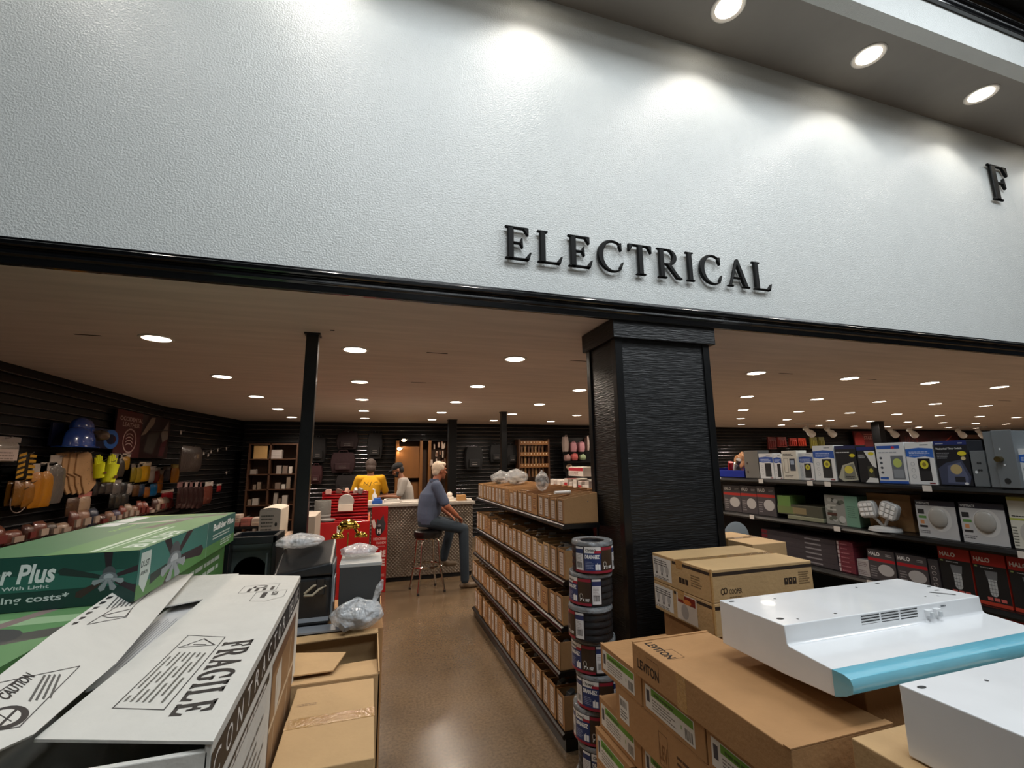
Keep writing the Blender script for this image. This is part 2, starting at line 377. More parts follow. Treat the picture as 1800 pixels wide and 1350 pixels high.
# soffit downlights beside the header wall
def scan(proto, x, y, label):
    if proto is None:
        t = T('soffit_light', label, 'ceiling light', (x, y, ZS), group='downlights in the soffit over the sign wall')
        MB().lathe([(.115, -.001), (.115, -.005), (.108, -.009), (.086, -.004), (.082, -.001)], (0, 0, 0), M_ring, 32).build('trim_ring', t, smooth=True)
        MB().lathe([(.002, -.0045), (.082, -.0045), (.082, -.0015), (.002, -.0015)], (0, 0, 0), M_lens, 28).build('lens', t)
        l = bpy.data.lights.new('lamp_light', 'SPOT'); l.energy = SOFFIT_POWER*6; l.spot_size = radians(118); l.spot_blend = .45; l.shadow_soft_size = .06; l.color = (1, .93, .84)
        o = bpy.data.objects.new('lamp_light', l); COL.objects.link(o); o.parent = t; o.location = (0, 0, -.02)
        return t
    return dup(proto, (x, y, ZS), label=label)
pr = None
for k in range(-3, 9):
    x = 2.257+1.352*k
    L_ = ('recessed soffit downlight above the ELECTRICAL sign' if k == 0 else 'middle of the three glowing soffit downlights at the top right' if k == 1 else 'soffit downlight above the F letter at the right' if k == 2 else 'soffit downlight out of the picture, number %d along the soffit' % (k+4))
    o = scan(pr, x, 2.083, L_); pr = pr or o
M_pan = mat('store_panel', 'eef4ff', .4, emit=3)
pr = None
for i, (x, y, z) in enumerate(STORE_LIGHTS):
    if pr is None:
        t = T('store_panel_light', 'large daylight panel over the sales floor behind the photographer', 'ceiling light', (x, y, z), group='daylight panels over the sales floor')
        MB().box(-1.25, 1.25, -.65, .65, .01, .08, C('dddddd')).build('housing', t)
        area_light('panel_light', (0, 0, -.01), (2.4, 1.2), STORE_POWER, (.90, .96, 1), t)
        pr = t
    else: dup(pr, (x, y, z))
# ---------------- raised sign letters ----------------
def letters3d(word, x0, zb, h, width, label, gap=.13):
    t = T('sign_lettering', label, 'sign', (x0, YH, zb)); m = mat('sign_letter_black', '040404', .5, spec=.2)
    tot = sum(SERIF[c][0] for c in word)+gap*(len(word)-1); k = width/tot; u = 0
    for ch in word:
        b = MB()
        for pl in SERIF[ch][1]: b.prism([((u+p[0])*k, p[1]*h) for p in pl], (0, -.012, 0), (1, 0, 0), (0, 0, 1), .024, m)
        b.build('letter', t, bevel=.006, seg=1); u += SERIF[ch][0]+gap
letters3d('ELECTRICAL', .700, 2.825, .208, 1.99, 'raised black serif ELECTRICAL sign on the white wall')
letters3d('F', 5.50, 4.03, .375, .30, 'raised black F at the right edge of the white wall')
# track spotlights far off to the right
M_white = mat('white_enamel', 'e6e6e4', .35)
def track(x0, x1, y, heads, label):
    t = T('track_light', label, 'track light', ((x0+x1)/2, y, ZC))
    MB().box(-(x1-x0)/2, (x1-x0)/2, -.02, .02, -.025, 0, M_white).build('rail', t)
    for hx in heads:
        h = MB(); h.tube([(hx-(x0+x1)/2, 0, -.02), (hx-(x0+x1)/2, 0, -.16)], .012, M_white)
        h.build('stem', t)
        R_ = Matrix.Rotation(radians(-55), 3, 'Y'); c = Vector((hx-(x0+x1)/2, 0, -.2)); g = MB(); pts = [c+R_ @ Vector((0, 0, q)) for q in (-.16, -.05, .03, .04, .14, .15)]
        g.tube(pts, [.085, .085, .05, .05, .06, .03], M_white, 14); g.build('spot_head', t, smooth=True)
def px(x, Y): return at(x, 755, Y=Y).x
track(px(1398, 8.9), px(1470, 8.9), 8.9, [px(1421, 8.9), px(1458, 8.9)], 'white two-headed track light left of the far post')
track(px(1560, 8.9), px(1620, 8.9), 8.9, [px(1568, 8.9), px(1602, 8.9)], 'white two-headed track light right of the far post')
track(px(1675, 8.9), px(1735, 8.9), 8.9, [px(1687, 8.9), px(1722, 8.9)], 'white two-headed track light nearest the grey switch boxes')
# ================= shared goods builders =================
M_card = mat('kraft_cardboard', 'a47b50', .75, var=.06, vscale=9, bump=.15, bscale=60)
M_card2 = mat('pale_cardboard', 'b8966a', .75, var=.05, vscale=9, bump=.15, bscale=60)
M_cardin = mat('cardboard_inside', '8a6238', .85, var=.08)
M_tape = mat('packing_tape', 'b08a58', .12, coat=1, bump=.3, bscale=80)
M_steelblk = mat('black_shelf_steel', '0c0c0d', .3, spec=.55)
M_blkpl = mat('black_plastic', '141416', .3, bump=.1, bscale=20)
M_clear = film()
def carton(name, label, cat, x0, x1, y0, y1, z0, z1, m=None, group=None, rz=0, bevel=.003, tape=None, seam=None, flap=.0):
    w, d, h = x1-x0, y1-y0, z1-z0
    t = T(name, label, cat, ((x0+x1)/2, (y0+y1)/2, z0), rz, group); t.rotation_euler = (0, 0, rz)
    MB().box(-w/2, w/2, -d/2, d/2, 0, h, m or M_card).build('carton', t, bevel=bevel)
    if tape:
        b = MB()
        if tape == 'x': b.box(-w/2-.0008, w/2+.0008, -.025, .025, h*.72, h+.0008, M_tape)
        else: b.box(-.025, .025, -d/2-.0008, d/2+.0008, h*.72, h+.0008, M_tape)
        b.build('tape', t)
    t['_w'] = w; t['_d'] = d; t['_h'] = h
    return t
def cf(t, side):
    w, d, h = t['_w'], t['_d'], t['_h']
    f = sideface(-w/2, w/2, -d/2, d/2, 0, side)
    if side == 'top': f.O.z = h
    return f
# ================= aisle shelving full of small cardboard bins =================
tiers = [(1.17, 1.262, .150, 'top'), (1.16, .930, .170, 'second'), (1.14, .672, .165, 'third'), (1.115, .425, .155, 'fourth'), (1.13, .10, .19, 'bottom')]
YN, YF = 2.70, 5.18
t = T('store_shelving', 'black steel shelving unit running down the aisle beside the pillar', 'shelving', (1.38, 3.95, 0))
def L3(b, x0, x1, y0, y1, z0, z1, m): return b.box(x0-1.38, x1-1.38, y0-3.95, y1-3.95, z0, z1, m)
for X, z, h, nm in tiers:
    b = MB(); L3(b, X, 1.62, 2.86, YF, z-.03, z-.002, M_steelblk); L3(b, X, 1.41, YN, 2.86, z-.03, z-.002, M_steelblk)
    prof = [(0, 0), (-.012, .004), (-.016, .014), (-.012, .026), (0, .032)]
    b.loft([[(X-1.38+p[0], y-3.95, z-.036+p[1]) for p in prof] for y in (YN, YF)], M_steelblk)
    b.build('shelf', t)
b = MB(); L3(b, 1.62, 1.65, 2.86, YF, 0, 1.33, M_steelblk); b.build('back_panel', t)
b = MB(); L3(b, 1.135, 1.40, YN, YF, 0, .065, M_steelblk); b.build('kick_base', t)
for y in (2.88, 3.7, 4.5, YF-.02):
    b = MB(); L3(b, 1.585, 1.62, y-.02, y+.02, .1, 1.33, M_steelblk); b.build('upright', t)
L3(MB(), 1.65, 2.12, 2.9, YF, 1.232, 1.26, M_steelblk).build('shelf', t)
M_lab = mat('bin_label', 'c9bcb2', .5, var=.05)
def make_bin(h, d, style, rise=1.28):
    w = .122; t = T('parts_bin', 'bin', 'parts bin', (0, 0, -5)); m = M_card if style != 3 else M_card2; e = .004
    hb = h*rise
    b = MB().box(0, d, -w/2, w/2, 0, e, M_cardin).box(0, e, -w/2, w/2, 0, h, m).box(d-e, d, -w/2, w/2, 0, hb, m)
    for y in (-w/2, w/2-e):
        b.prism([(0, 0), (d, 0), (d, hb), (0, h)], (0, y+e, 0), (1, 0, 0), (0, 0, 1), e, m)
    b.build('bin_box', t)
    f = Face((0, w/2, 0), (0, -1, 0), (0, 0, 1))
    if style == 2: f.rect(w*.18, h*.3, w*.62, h*.5, '6b2f22').rect(w*.22, h*.34, w*.54, h*.42, 'b89468'); f.lines(w*.25, h*.36, w*.5, h*.38, 4, '5a2a20')
    else:
        f.rect(w*.16, h*.08, w*.62, h*.84, '2b1c18').rect(w*.2, h*.11, w*.54, h*.78, M_lab)
        f.lines(w*.25, h*.2, w*.44, h*.6, 6, '8f8078', .4); 
        if style == 1: f.rect(w*.38, h*.35, w*.12, h*.2, '4a4040')
    f.build('bin_label', t, 'white paper label on the bin front')
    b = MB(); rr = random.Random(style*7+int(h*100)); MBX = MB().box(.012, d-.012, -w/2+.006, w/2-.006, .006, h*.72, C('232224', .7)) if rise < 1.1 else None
    if MBX: MBX.build('bin_shade_fill', t, bevel=.004)  # near-black block added so the lower bins look shaded inside
    cols = ['6f6e6c', '4b4b4d', '8d8a86', '2a2a2c', '9c948c', '5a5550']
    for k in range(5):
        c = (rr.uniform(.05, d-.06), rr.uniform(-.03, .03), h*rr.uniform(.6, .95)); R_ = Matrix.Rotation(rr.uniform(-1, 1), 3, 'Z') @ Matrix.Rotation(rr.uniform(-.6, .6), 3, 'X')
        b.cbox(c, (rr.uniform(.04, .07), rr.uniform(.03, .05), rr.uniform(.02, .05)), C(rr.choice(cols), .4, .3 if k % 2 else 0), R_)
    b.build('fittings', t, bevel=.004)
    return t
for ti, (X, z, h, nm) in enumerate(tiers):
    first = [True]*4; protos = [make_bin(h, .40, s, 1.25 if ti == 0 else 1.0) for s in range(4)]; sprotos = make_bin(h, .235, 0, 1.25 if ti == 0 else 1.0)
    n = 20; step = (YF-YN-.02)/n; rr = random.Random(ti+3); used = [0]*4
    for k in range(n):
        y = YN+.01+step*(k+.5); w = step*.95*rr.uniform(.92, 1.0); s = rr.choice([0, 0, 0, 1, 1, 2, 3])
        lab = 'open cardboard bin on the %s shelf of the aisle unit, %s from the pillar' % (nm, ORD[k])
        if k == 0: lab = 'open cardboard bin on the %s shelf of the aisle unit, nearest the pillar' % nm
        loc = (X+.003+rr.uniform(0, .012), y, z)
        sc = 1.0
        if ti == 2 and k in (4, 13): sc = 1.05
        if ti == 3 and k in (1, 2, 6): sc = 1.07
        if y < 2.93:
            o = sprotos if k == 0 else dup(sprotos, loc)
        elif not used[s]: o = protos[s]; used[s] = 1
        else: o = dup(protos[s], loc)
        o.location = loc; o['label'] = lab; o['group'] = 'cardboard bins on the aisle shelving'; o.scale = (1, w/.122, sc)
        if rr.random() < .25:
            q = o.scale.copy(); q.z *= rr.uniform(.86, .98); o.scale = q
    for s in range(4):
        if not used[s]:
            for ch in list(protos[s].children): bpy.data.objects.remove(ch)
            bpy.data.objects.remove(protos[s])
# loose goods lying on top of the bins and on the shelf behind
def bagpile(name, label, cat, loc, r, m, seed, fillm=None, sq=(1, 1, .6), n=18):
    rr = random.Random(seed); b = MB(); rings = []
    K = 11
    for i in range(K+1):
        a = pi*i/K; ring = []
        for j in range(n):
            th = 2*pi*j/n; q = 1+rr.uniform(-.2, .16)
            ring.append((r*sq[0]*sin(a)*cos(th)*q+.0005*cos(th), r*sq[1]*sin(a)*sin(th)*q+.0005*sin(th), max(0.0, r*sq[2]*(1-cos(a))*(1 if i < K else 1.1)*(1+rr.uniform(-.1, .1)))))
        rings.append(ring)
    b.loft(rings, m)
    t = T(name, label, cat, loc)
    b.build('plastic_wrap', t, smooth=True, subd=1)
    if fillm:
        g = MB()
        for k in range(7): g.cbox((rr.uniform(-.4, .4)*r, rr.uniform(-.4, .4)*r, r*sq[2]*rr.uniform(.3, 1.0)), (r*.5, r*.35, r*.22), fillm, Matrix.Rotation(rr.uniform(0, 3), 3, 'Z') @ Matrix.Rotation(rr.uniform(-.7, .7), 3, 'X'))
        g.build('contents', t, bevel=.004)
    return t
bagpile('fittings_bag', 'crumpled clear bag of metal fittings on the far top bins', 'bag', (1.33, 4.75, 1.42), .11, M_clear, 3, C('a39b92', .3, .7))
bagpile('fittings_bag', 'clear bag heaped with white parts on top of the bins mid shelf', 'bag', (1.38, 4.35, 1.43), .12, film(), 5, C('bdb5ab', .4, .2))
bagpile('fittings_bag', 'small peaked clear bag standing on the top bins near the pillar', 'bag', (1.27, 3.35, 1.425), .055, M_clear, 8, C('8c8a88', .4), (1, 1, 1.3))
g = T('tube_part', 'short white tube lying across the top bins nearest the pillar', 'tube', (1.25, 2.9, 1.43))
MB().tube([(-.06, .0, .012), (.06, .03, .012)], .011, C('e8e4de'), 10).build('tube', g, smooth=True); MB().tube([(.058, .029, .012), (.066, .031, .012)], .0125, C('c9c4bc'), 10).build('cap', g, smooth=True)
rr = random.Random(11)
small = []
for k in range(14):
    y = 3.05+k*.085+rr.uniform(-.02, .02); zz = 1.262 if k % 2 else 1.262
    w, d, h = rr.uniform(.14, .2), rr.uniform(.07, .08), rr.uniform(.19, .25)
    red = k % 3 == 0
    c = carton('small_parts_box', ('white' if not red else 'red and white')+' small parts box behind the top bins, %s along from the pillar' % ORDL[k], 'box', 1.7, 1.7+w, y, y+d, zz, zz+h, C('cfc6bd') if k % 2 else C('b9aea6'), 'small boxes behind the top row of bins')
    f = cf(c, 'top'); f.rect(.01, .01, w*.5, d-.02, 'b3202c' if red else 'd9d2ca'); f.build('printed_panel', c)
    f = cf(c, '-x'); f.rect(.005, h*.1, d-.01, h*.75, 'b3202c' if red else 'e2dcd4').lines(.012, h*.2, d-.024, h*.4, 4, 'e8dede' if red else '8a6a60'); f.build('printed_panel', c)
c = carton('small_parts_box', 'red banded white box lying on top of the boxes behind the bins', 'box', 1.72, 1.84, 3.55, 3.85, 1.52, 1.60, C('d8d0c8')); f = cf(c, '-x'); f.rect(.005, .045, .29, .03, 'a81c30').lines(.02, .01, .24, .03, 3, '8a5a50'); f.build('printed_panel', c)
c = carton('grey_carton', 'plain grey carton standing behind the bins', 'box', 1.68, 1.95, 2.93, 3.03, 1.262, 1.475, C('6f6b69'))
# ================= stack of wrapped pipe rolls =================
class CylFace(Face):
    def __init__(s, r, a0=0): s.r = r; s.a0 = a0; s.b = MB(); s.k = 1.0; s.clip = None
    def P(s, x, y):
        a = s.a0+x/s.r; q = s.r+.0005+.00004*s.k; return Vector((q*sin(a), -q*cos(a), y))
    def rect(s, x, y, w, h, c, rough=.3):
        n = max(1, int(w/s.r/.06)+1); m = c if not isinstance(c, str) else C(c, rough)
        for i in range(n):
            a, b_ = x+w*i/n, x+w*(i+1)/n
            s.b.add([s.P(a, y), s.P(b_, y), s.P(b_, y+h), s.P(a, y+h)], [(0, 1, 2, 3)], m)
        s.k += 1; return s
    def text(s, *a, **k):
        s.k += 6; Face.text(s, *a, **k); s.k -= 6; return s
def coil(k, x, y, z, r, h, rot, label):
    t = T('pipe_roll', label, 'pipe roll', (x, y, z), rot, 'wrapped drain pipe rolls stacked by the pillar')
    m = mat('pipe_black', '1b1b1d', .35, bump=.4, bscale=25)
    pr = [(r*.3, 0), (r*.93, 0)]; nr = 5
    for i in range(nr):
        z0 = h*i/nr; pr += [(r*.955, z0+.004), (r*.985, z0+h/nr*.25), (r*.985, z0+h/nr*.75), (r*.955, z0+h/nr-.003)]
    pr += [(r*.93, h), (r*.55, h-.004), (r*.5, h-.03), (r*.3, h-.03)]
    MB().lathe(pr, (0, 0, 0), m, 40).build('pipe_coil', t, smooth=True)
    MB().lathe([(r*.6, h+.001), (r*.97, h+.003), (r*1.0, h-.006), (r*1.0, h-.016)], (0, 0, 0), film('shrink_film', 'b4b8bb', .15, .38), 40, cap=False).build('shrink_wrap', t, smooth=True, label='clear shrink wrap over the rim')
    f = CylFace(r, -1.9); H = h-.03; f.O = None
    def sec(o):
        f.rect(o, .012, .213, H, '14161f')
        # bar code column
        f.rect(o+.004, .016, .045, H-.006, 'd5d3d2').rect(o+.004, H-.022, .045, .022, '26335e').lines(o+.009, H*.42, .034, H*.38, 7, '99908f').bars(o+.010, .03, .032, H*.22, '222222', 9)
        # main panel
        a = o+.055; w = .085
        f.rect(a, .012, w, H, '2b3a68').rect(a, H-.018, w, .03, 'dfdcd8').rect(a+w*.6, H-.018, w*.4, .012, 'a52738')
        f.text("Christy's", a+.006, H-.013, .017, '17171a', w=w*.62, bold=.03, slant=.2)
        f.text('DRAIN-EEZ', a+.004, H-.044, .018, 'f0f0ee', w=w-.012, bold=.035)
        f.lines(a+.006, H*.25, w*.5, H*.3, 5, '8a93b0').rect(a+w*.64, H*.2, .012, .026, 'e9e9e9').rect(a+w*.80, H*.2, .012, .026, 'e9e9e9').rect(a+w*.745, H*.24, .003, .028, 'e9e9e9')
        # picture panel
        a = o+.143; w = .068
        f.rect(a, .012, w, H, '3a2c22').rect(a, H-.004, w, .014, '8d2536')
        f.poly([(a+.012, H*.5), (a+.022, H*.36), (a+w-.004, H*.8), (a+w-.012, H*.92)], '5a4f45').ell(a+.017, H*.42, .010, .013, 'a59c92').ell(a+.017, H*.42, .006, .009, '241d18')
        f.text('3" X 100\'', a+.01, .028, .014, 'ececea', w=w*.72, bold=.03)
        f.rect(o, .008, .211, .012, '8d2536')
    sec(0); o = .216; f.rect(o-.003, .012, .054, H, '14161f').rect(o, .016, .045, H-.006, 'd5d3d2').rect(o, H-.022, .045, .022, '26335e').lines(o+.005, H*.42, .034, H*.38, 7, '99908f').bars(o+.006, .03, .032, H*.22, '222222', 9)
    f.build('wrap_label', t, 'blue, red and white wrap-around label')
    return t
hs = .1555
facing = [2.43, 1.46, .70, 1.50, 2.08, 1.80, 2.43, 2.35]
names = ['topmost of the wrapped black drain pipe rolls stacked beside the pillar', 'second wrapped drain pipe roll from the top of the stack by the pillar', 'third wrapped drain pipe roll from the top of the stack by the pillar', 'fourth wrapped drain pipe roll from the top of the stack by the pillar', 'fifth wrapped drain pipe roll from the top of the stack by the pillar', 'sixth wrapped drain pipe roll from the top of the stack by the pillar', 'seventh wrapped drain pipe roll from the top of the stack by the pillar', 'lowest wrapped drain pipe roll, standing on the floor by the pillar']
offs = [.012, .005, -.012, .008, .018, .006, .016, .010]
cx, cy = 1.115, 2.26
for k in range(8):
    coil(k, cx+offs[k], cy+(.01 if k % 2 else -.008), hs*(7-k), .112 if k else .107, hs-.002 if k else hs-.004, facing[k]-1.9, names[k])
# ================= right-hand pile of cartons =================
def levit_label(f, x, y, w, h):
    f.rect(x, y, w, h, 'cfccc6').rect(x+w*.14, y+h*.66, w*.84, h*.3, '5c8f2c').lines(x+w*.2, y+h*.72, w*.5, h*.16, 1, '2f5218', .7).rect(x+w*.03, y+h*.3, w*.07, h*.5, '3a3a44').lines(x+w*.16, y+h*.12, w*.5, h*.48, 4, '77726c').bars(x+w*.82, y+h*.08, w*.14, h*.4, '3c3a38', 8).rect(x+w*.745, y+h*.3, .004, h*.16, '5c8f2c')
def logo(f, st, x, y, h, w, c='1d1712', box=True):
    f.text(st, x, y, h, c, w=w, bold=.03)
    if box: f.frame(x+w*.52, y+h*.15, w*.46, h*1.7, .0016, '5a3a20')
c = carton('cardboard_carton', 'long brown LEVITON carton lying on top of the labelled boxes', 'box', 1.0, 1.35, .98, 1.69, .844, .952)
f = cf(c, '-x'); f.text('LEVITON', .035, .030, .034, '1d1712', w=.135, bold=.03); f.frame(.10, .036, .07, .052, .0014, '4a3020'); f.build('printed_side', c); f = cf(c, '-x'); f.rect(.27, 0, .05, .1075, M_tape); f.build('tape', c)
f = Face((-.175, .355, .108), (0, -1, 0), (1, 0, 0)); f.text('LEVITON', .03, .035, .036, '1d1712', w=.15, bold=.03); f.frame(.11, .042, .075, .06, .0014, '4a3020'); f.build('printed_top', c)
MB().box(-.176, .176, -.3555, -.335, .1085, .1115, M_card).build('lid_flap', c); MB().box(-.176, .176, .343, .3555, .1085, .111, M_card).build('lid_flap', c)
def lc(lab, x0, x1, y0, y1, z0, z1, kind='g'):
    c = carton('cardboard_carton', lab, 'box', x0, x1, y0, y1, z0, z1, group='brown cartons piled right of the pipe rolls')
    w, h = y1-y0, z1-z0
    if kind == 'g':
        f = cf(c, '-x'); levit_label(f, .02, h*.15, w-.07, h*.7); f.build('shipping_label', c, 'white and green stick-on label')
    elif kind == 'w':
        f = cf(c, '-x'); f.rect(.03, h*.2, .07, h*.6, 'cfccc6').lines(.036, h*.28, .056, h*.22, 3).bars(.036, h*.55, .05, h*.18)
        f.build('shipping_label', c); f = cf(c, '-x'); f.frame(.30, h*.1, .05, h*.7, .002, '6d4825').text('LEV', .302, h*.2, h*.35, '7a5028', w=.045).lines(.40, h*.15, .2, h*.55, 4, '4d321a'); f.build('box_print', c)
    b = MB(); b.box(-c['_w']/2-.001, -c['_w']/2+.012, -w/2, w/2, h, h+.0015, M_card); b.build('lid_flap', c)
    return c
lc('brown carton with green label, top row, nearest the pipe rolls', 1.017, 1.36, 1.665, 1.99, .729, .842)
lc('brown carton with green label, top row, middle of three under the long carton', 1.017, 1.36, 1.315, 1.66, .729, .842)
lc('brown carton with green label, top row, closest to the camera', 1.017, 1.36, .96, 1.31, .729, .842)
lc('long brown carton with small white label, second row of the pile', 1.018, 1.36, 1.16, 1.87, .582, .727, 'w')
lc('brown carton with green label, third row, nearest the pipe rolls', 1.05, 1.38, 1.745, 2.09, .452, .578)
lc('brown carton with green label, third row, nearer the camera', 1.05, 1.38, 1.395, 1.74, .452, .578)
lc('brown carton with green label, fourth row, nearest the pipe rolls', 1.03, 1.38, 1.80, 2.10, .312, .448)
lc('long brown carton with small white label, fourth row, beside the green labelled one', 1.03, 1.38, 1.05, 1.79, .312, .448, 'w')
carton('floor_carton', 'large brown carton on the floor under the labelled cartons', 'box', 1.03, 1.39, 1.0, 2.10, 0, .31)
# light fixture cartons by the pillar
def cooper(lab, z0, z1, second=False):
    m = mat('fixture_cardboard', 'b39468', .72, var=.05, bump=.2, bscale=50)
    c = carton('fixture_carton', lab, 'box', 1.495, 2.095, 1.81, 2.262, z0, z1, m, tape='x'); h = z1-z0
    f = cf(c, '-y'); f.rect(0, h*.80, .6, h*.11, '2e241d').text('COOPER', .095, h*.22, .022, '33271d', w=.072, bold=.02).line(arc(.058, h*.32, .009, .012, 0, 360, 14), .004, '33271d').line(arc(.074, h*.34, .009, .012, 0, 360, 14), .004, '33271d')
    for q in range(3): f.rect(.42+q*.026, h*.32, .022, .030, '2e241d').rect(.428+q*.026, h*.42, .006, .010, 'b39468')
    f.lines(.51, h*.3, .07, h*.42, 6, '7a6446').lines(.095, h*.12, .07, h*.06, 1, '7a6446'); f.build('printed_front', c)
    f = cf(c, '-x'); f.rect(.17, h*.82, .28, h*.1, '2e241d').rect(.005, h*.12, .155, h*.78, 'd3d0cb'); 
    for q in range(3):
        f.ell(.035+q*.045, h*.5, .014, .022, 'a9a6a4').rect(.028+q*.045, h*.28, .012, .012, '3c3a3a')
    f.lines(.012, h*.62, .14, h*.22, 3).lines(.012, h*.14, .14, h*.1, 2)
    if second:
        f.rect(.19, h*.06, .15, h*.86, 'cbbfb2').rect(.20, h*.62, .13, h*.26, '7d2415').ell(.27, h*.7, .03, .012, 'd07a3a').ell(.25, h*.36, .028, .034, 'a89f98')
    else:
        for q in range(3): f.rect(.22+q*.024, h*.26, .02, .026, '2e241d')
        f.lines(.31, h*.3, .08, h*.4, 5, '7a6446')
    f.build('printed_side', c)
    MB().box(-.301, -.292, -.227, -.218, 0, h+.001, M_tape).build('corner_tape', c)
cooper('upper COOPER light fixture carton with taped top, right of the pillar', 1.010, 1.152)
cooper('lower COOPER light fixture carton with a picture label, under its twin', .866, 1.008, True)
c = carton('cardboard_carton', 'dark brown LEVITON carton directly under the two COOPER cartons', 'box', 1.53, 2.05, 1.79, 2.24, .72, .864); f = cf(c, '-y'); f.text('LEVITON', .03, .05, .03, '2a1c12', w=.13); f.build('printed_front', c)
carton('floor_carton', 'large brown carton on the floor under the light fixture cartons', 'box', 1.5, 2.1, 1.78, 2.28, 0, .72)
carton('cardboard_carton', 'taped cardboard carton behind the COOPER cartons, half hidden by the pillar', 'box', 2.22, 2.48, 2.30, 2.75, .95, 1.14, M_card2, tape='x')
carton('floor_carton', 'tall carton on the floor behind the COOPER cartons', 'box', 2.2, 2.55, 2.3, 2.8, 0, .95, M_card2)
d = T('round_cover', 'round grey cover leaning behind the taped carton by the pillar', 'lid', (2.62, 2.86, .95))
MB().lathe([(.002, -.01), (.1, -.01), (.12, 0), (.1, .012), (.002, .016)], (0, 0, .12), C('8b8f90', .4), 36, 'Y').build('disc', d, smooth=True)
MB().box(-.09, .09, -.1, .1, -.95, -.0, M_card).build('carton_under', d)
# ================= range hoods =================
M_enamel = mat('white_gloss_enamel', 'e4e6e8', .16, spec=.6, coat=.3)
M_film = mat('blue_protective_film', '6fb9cf', .12, coat=1, bump=.25, bscale=14)
def hood(label, x0, y0, z0, width):
    # y0: front of the top plate; local origin at the left front of the top plate, z0 its underside
    t = T('range_hood', label, 'range hood', (x0, y0, z0), group='white range hoods lying on the cartons')
    H = .143; P = [(.272, 0), (.272, H), (0, H), (-.004, .094), (-.010, .088), (-.178, .075), (-.192, .070), (-.198, .058), (-.196, .040), (-.180, .028), (-.14, .008), (.02, 0)]
    b = MB(); b.prism(P, (width, 0, 0), (0, 1, 0), (0, 0, 1), -width, M_enamel)
    b.build('hood_body', t, bevel=.0025)
    Q = [(-.145, .0775), (-.178, .0775), (-.1945, .0715), (-.2005, .058), (-.198, .038), (-.180, .025), (-.145, .0095)]
    b = MB(); b.loft([[(x, q[0], q[1]) for q in Q] for x in (-.002, width+.002)], M_film, cap=True, closed=False)
    b.poly = None
    b.build('blue_film', t, smooth=True, label='pale blue protective film over the front edge')
    f = Face((0, -.0022, .094), (1, 0, 0), (0, 0, 1))
    for g in range(3):
        for r in range(5):
            f.rect(.318+g*.090, .006+r*.0085, .082, .0035, '17191c')
    f.build('vent_slots', t, 'black louvre slots')
    for k in range(2):
        b = MB().box(.615+k*.042, .640+k*.042, -.014, 0, .108, .128, M_enamel).box(.622+k*.042, .633+k*.042, -.022, -.012, .104, .122, C('c9cdd0', .3)); b.build('rocker_switch', t, bevel=.002)
    f = Face((0, -.0022, .094), (1, 0, 0), (0, 0, 1)); f.lines(.70, .034, .03, .006, 1, '50555a', .8); f.rect(.60, .008, .14, .001, 'aeb4b8'); f.build('switch_marks', t)
    f = Face((0, 0, H), (1, 0, 0), (0, 1, 0)); 
    for x, y, rx, ry in [(.03, .245, .012, .006), (.04, .05, .013, .009), (.09, .03, .004, .004), (.25, .03, .006, .004), (.2, .22, .005, .004), (.62, .23, .005, .004), (.75, .24, .012, .005), (.78, .05, .006, .004), (.73, .06, .003, .003), (.86, .10, .013, .004), (.885, .14, .010, .004)]:
        f.ell(x*width/.914, y, rx, ry, '2b2e31', 14)
    f.poly([(.80, .09), (.85, .035), (.86, .04), (.81, .095)], '2b2e31')
    f.build('mounting_holes', t)
    return t
hood('white range hood with blue edge film lying over the brown cartons', 1.226, 1.178, 1.004, .914)
h2 = hood('white range hood cropped by the bottom right corner, nearest the camera', 1.146, .535, 1.008, .914)
for ch in h2.children:
    pass
c = carton('cardboard_carton', 'shaded brown carton holding up the range hood', 'box', 1.42, 2.12, 1.10, 1.455, .60, 1.002); f = cf(c, '-y'); f.text('LEVITON', .08, .22, .04, '4a2f1a', w=.17); f.build('printed_front', c)
carton('floor_carton', 'large carton on the floor under the range hoods', 'box', 1.40, 2.15, .5, 1.46, 0, .598)
c = carton('cardboard_carton', 'cardboard carton with raised flap under the cropped range hood', 'box', 1.10, 2.0, .42, .90, .60, 1.004, M_card2)
carton('floor_carton', 'large carton on the floor under the flapped carton', 'box', 1.06, 1.395, .35, .94, 0, .598)
# ================= shelving of packaged electrical goods on the right =================
XS = 3.0; SZ = [1.495, 1.205, .905, .60, .30]
t = T('store_shelving', 'long black steel shelving of boxed electrical goods on the right', 'shelving', (3.25, 2.6, 0))
SHV = []
for z in SZ:
    b = MB().box(-.25, .22, -1.9, 2.1, z-.035, z-.002, M_steelblk)
    prof = [(0, 0), (-.012, .004), (-.018, .016), (-.012, .03), (0, .036)]
    b.loft([[(-.25+p[0], y, z-.04+p[1]) for p in prof] for y in (-1.9, 2.1)], M_steelblk)
    SHV.append(b.build('shelf', t))
MB().box(.22, .25, -1.9, 2.1, 0, 1.50, M_steelblk).build('back_panel', t)
for y in (-.6, .62, 1.84): MB().box(.16, .22, y-.02, y+.02, 0, 1.49, M_steelblk).build('upright', t)
for x, y, z in [(1337, 841, 0), (1423, 846, 0), (1454, 847, 0), (1629, 855, 0), (1321, 902, 1), (1470, 921, 1), (1797, 963, 1), (1530, 1022, 2)]:
    p = at(x, y, X=2.975); MB().box(p.x-3.25, p.x-3.249, p.y-2.6-.022, p.y-2.6+.022, SZ[z]-.035, SZ[z]-.003, C('d8d0c6')).build('price_tag', SHV[z])
def place(x0, x1, yt, z, xf=3.03):
    "y extent and height of goods seen between two pixel columns on a shelf"
    a = at(x0, 850, X=xf).y; b_ = at(x1, 850, X=xf).y; h = at((x0+x1)/2, yt, X=xf).z-z
    return b_, a, h
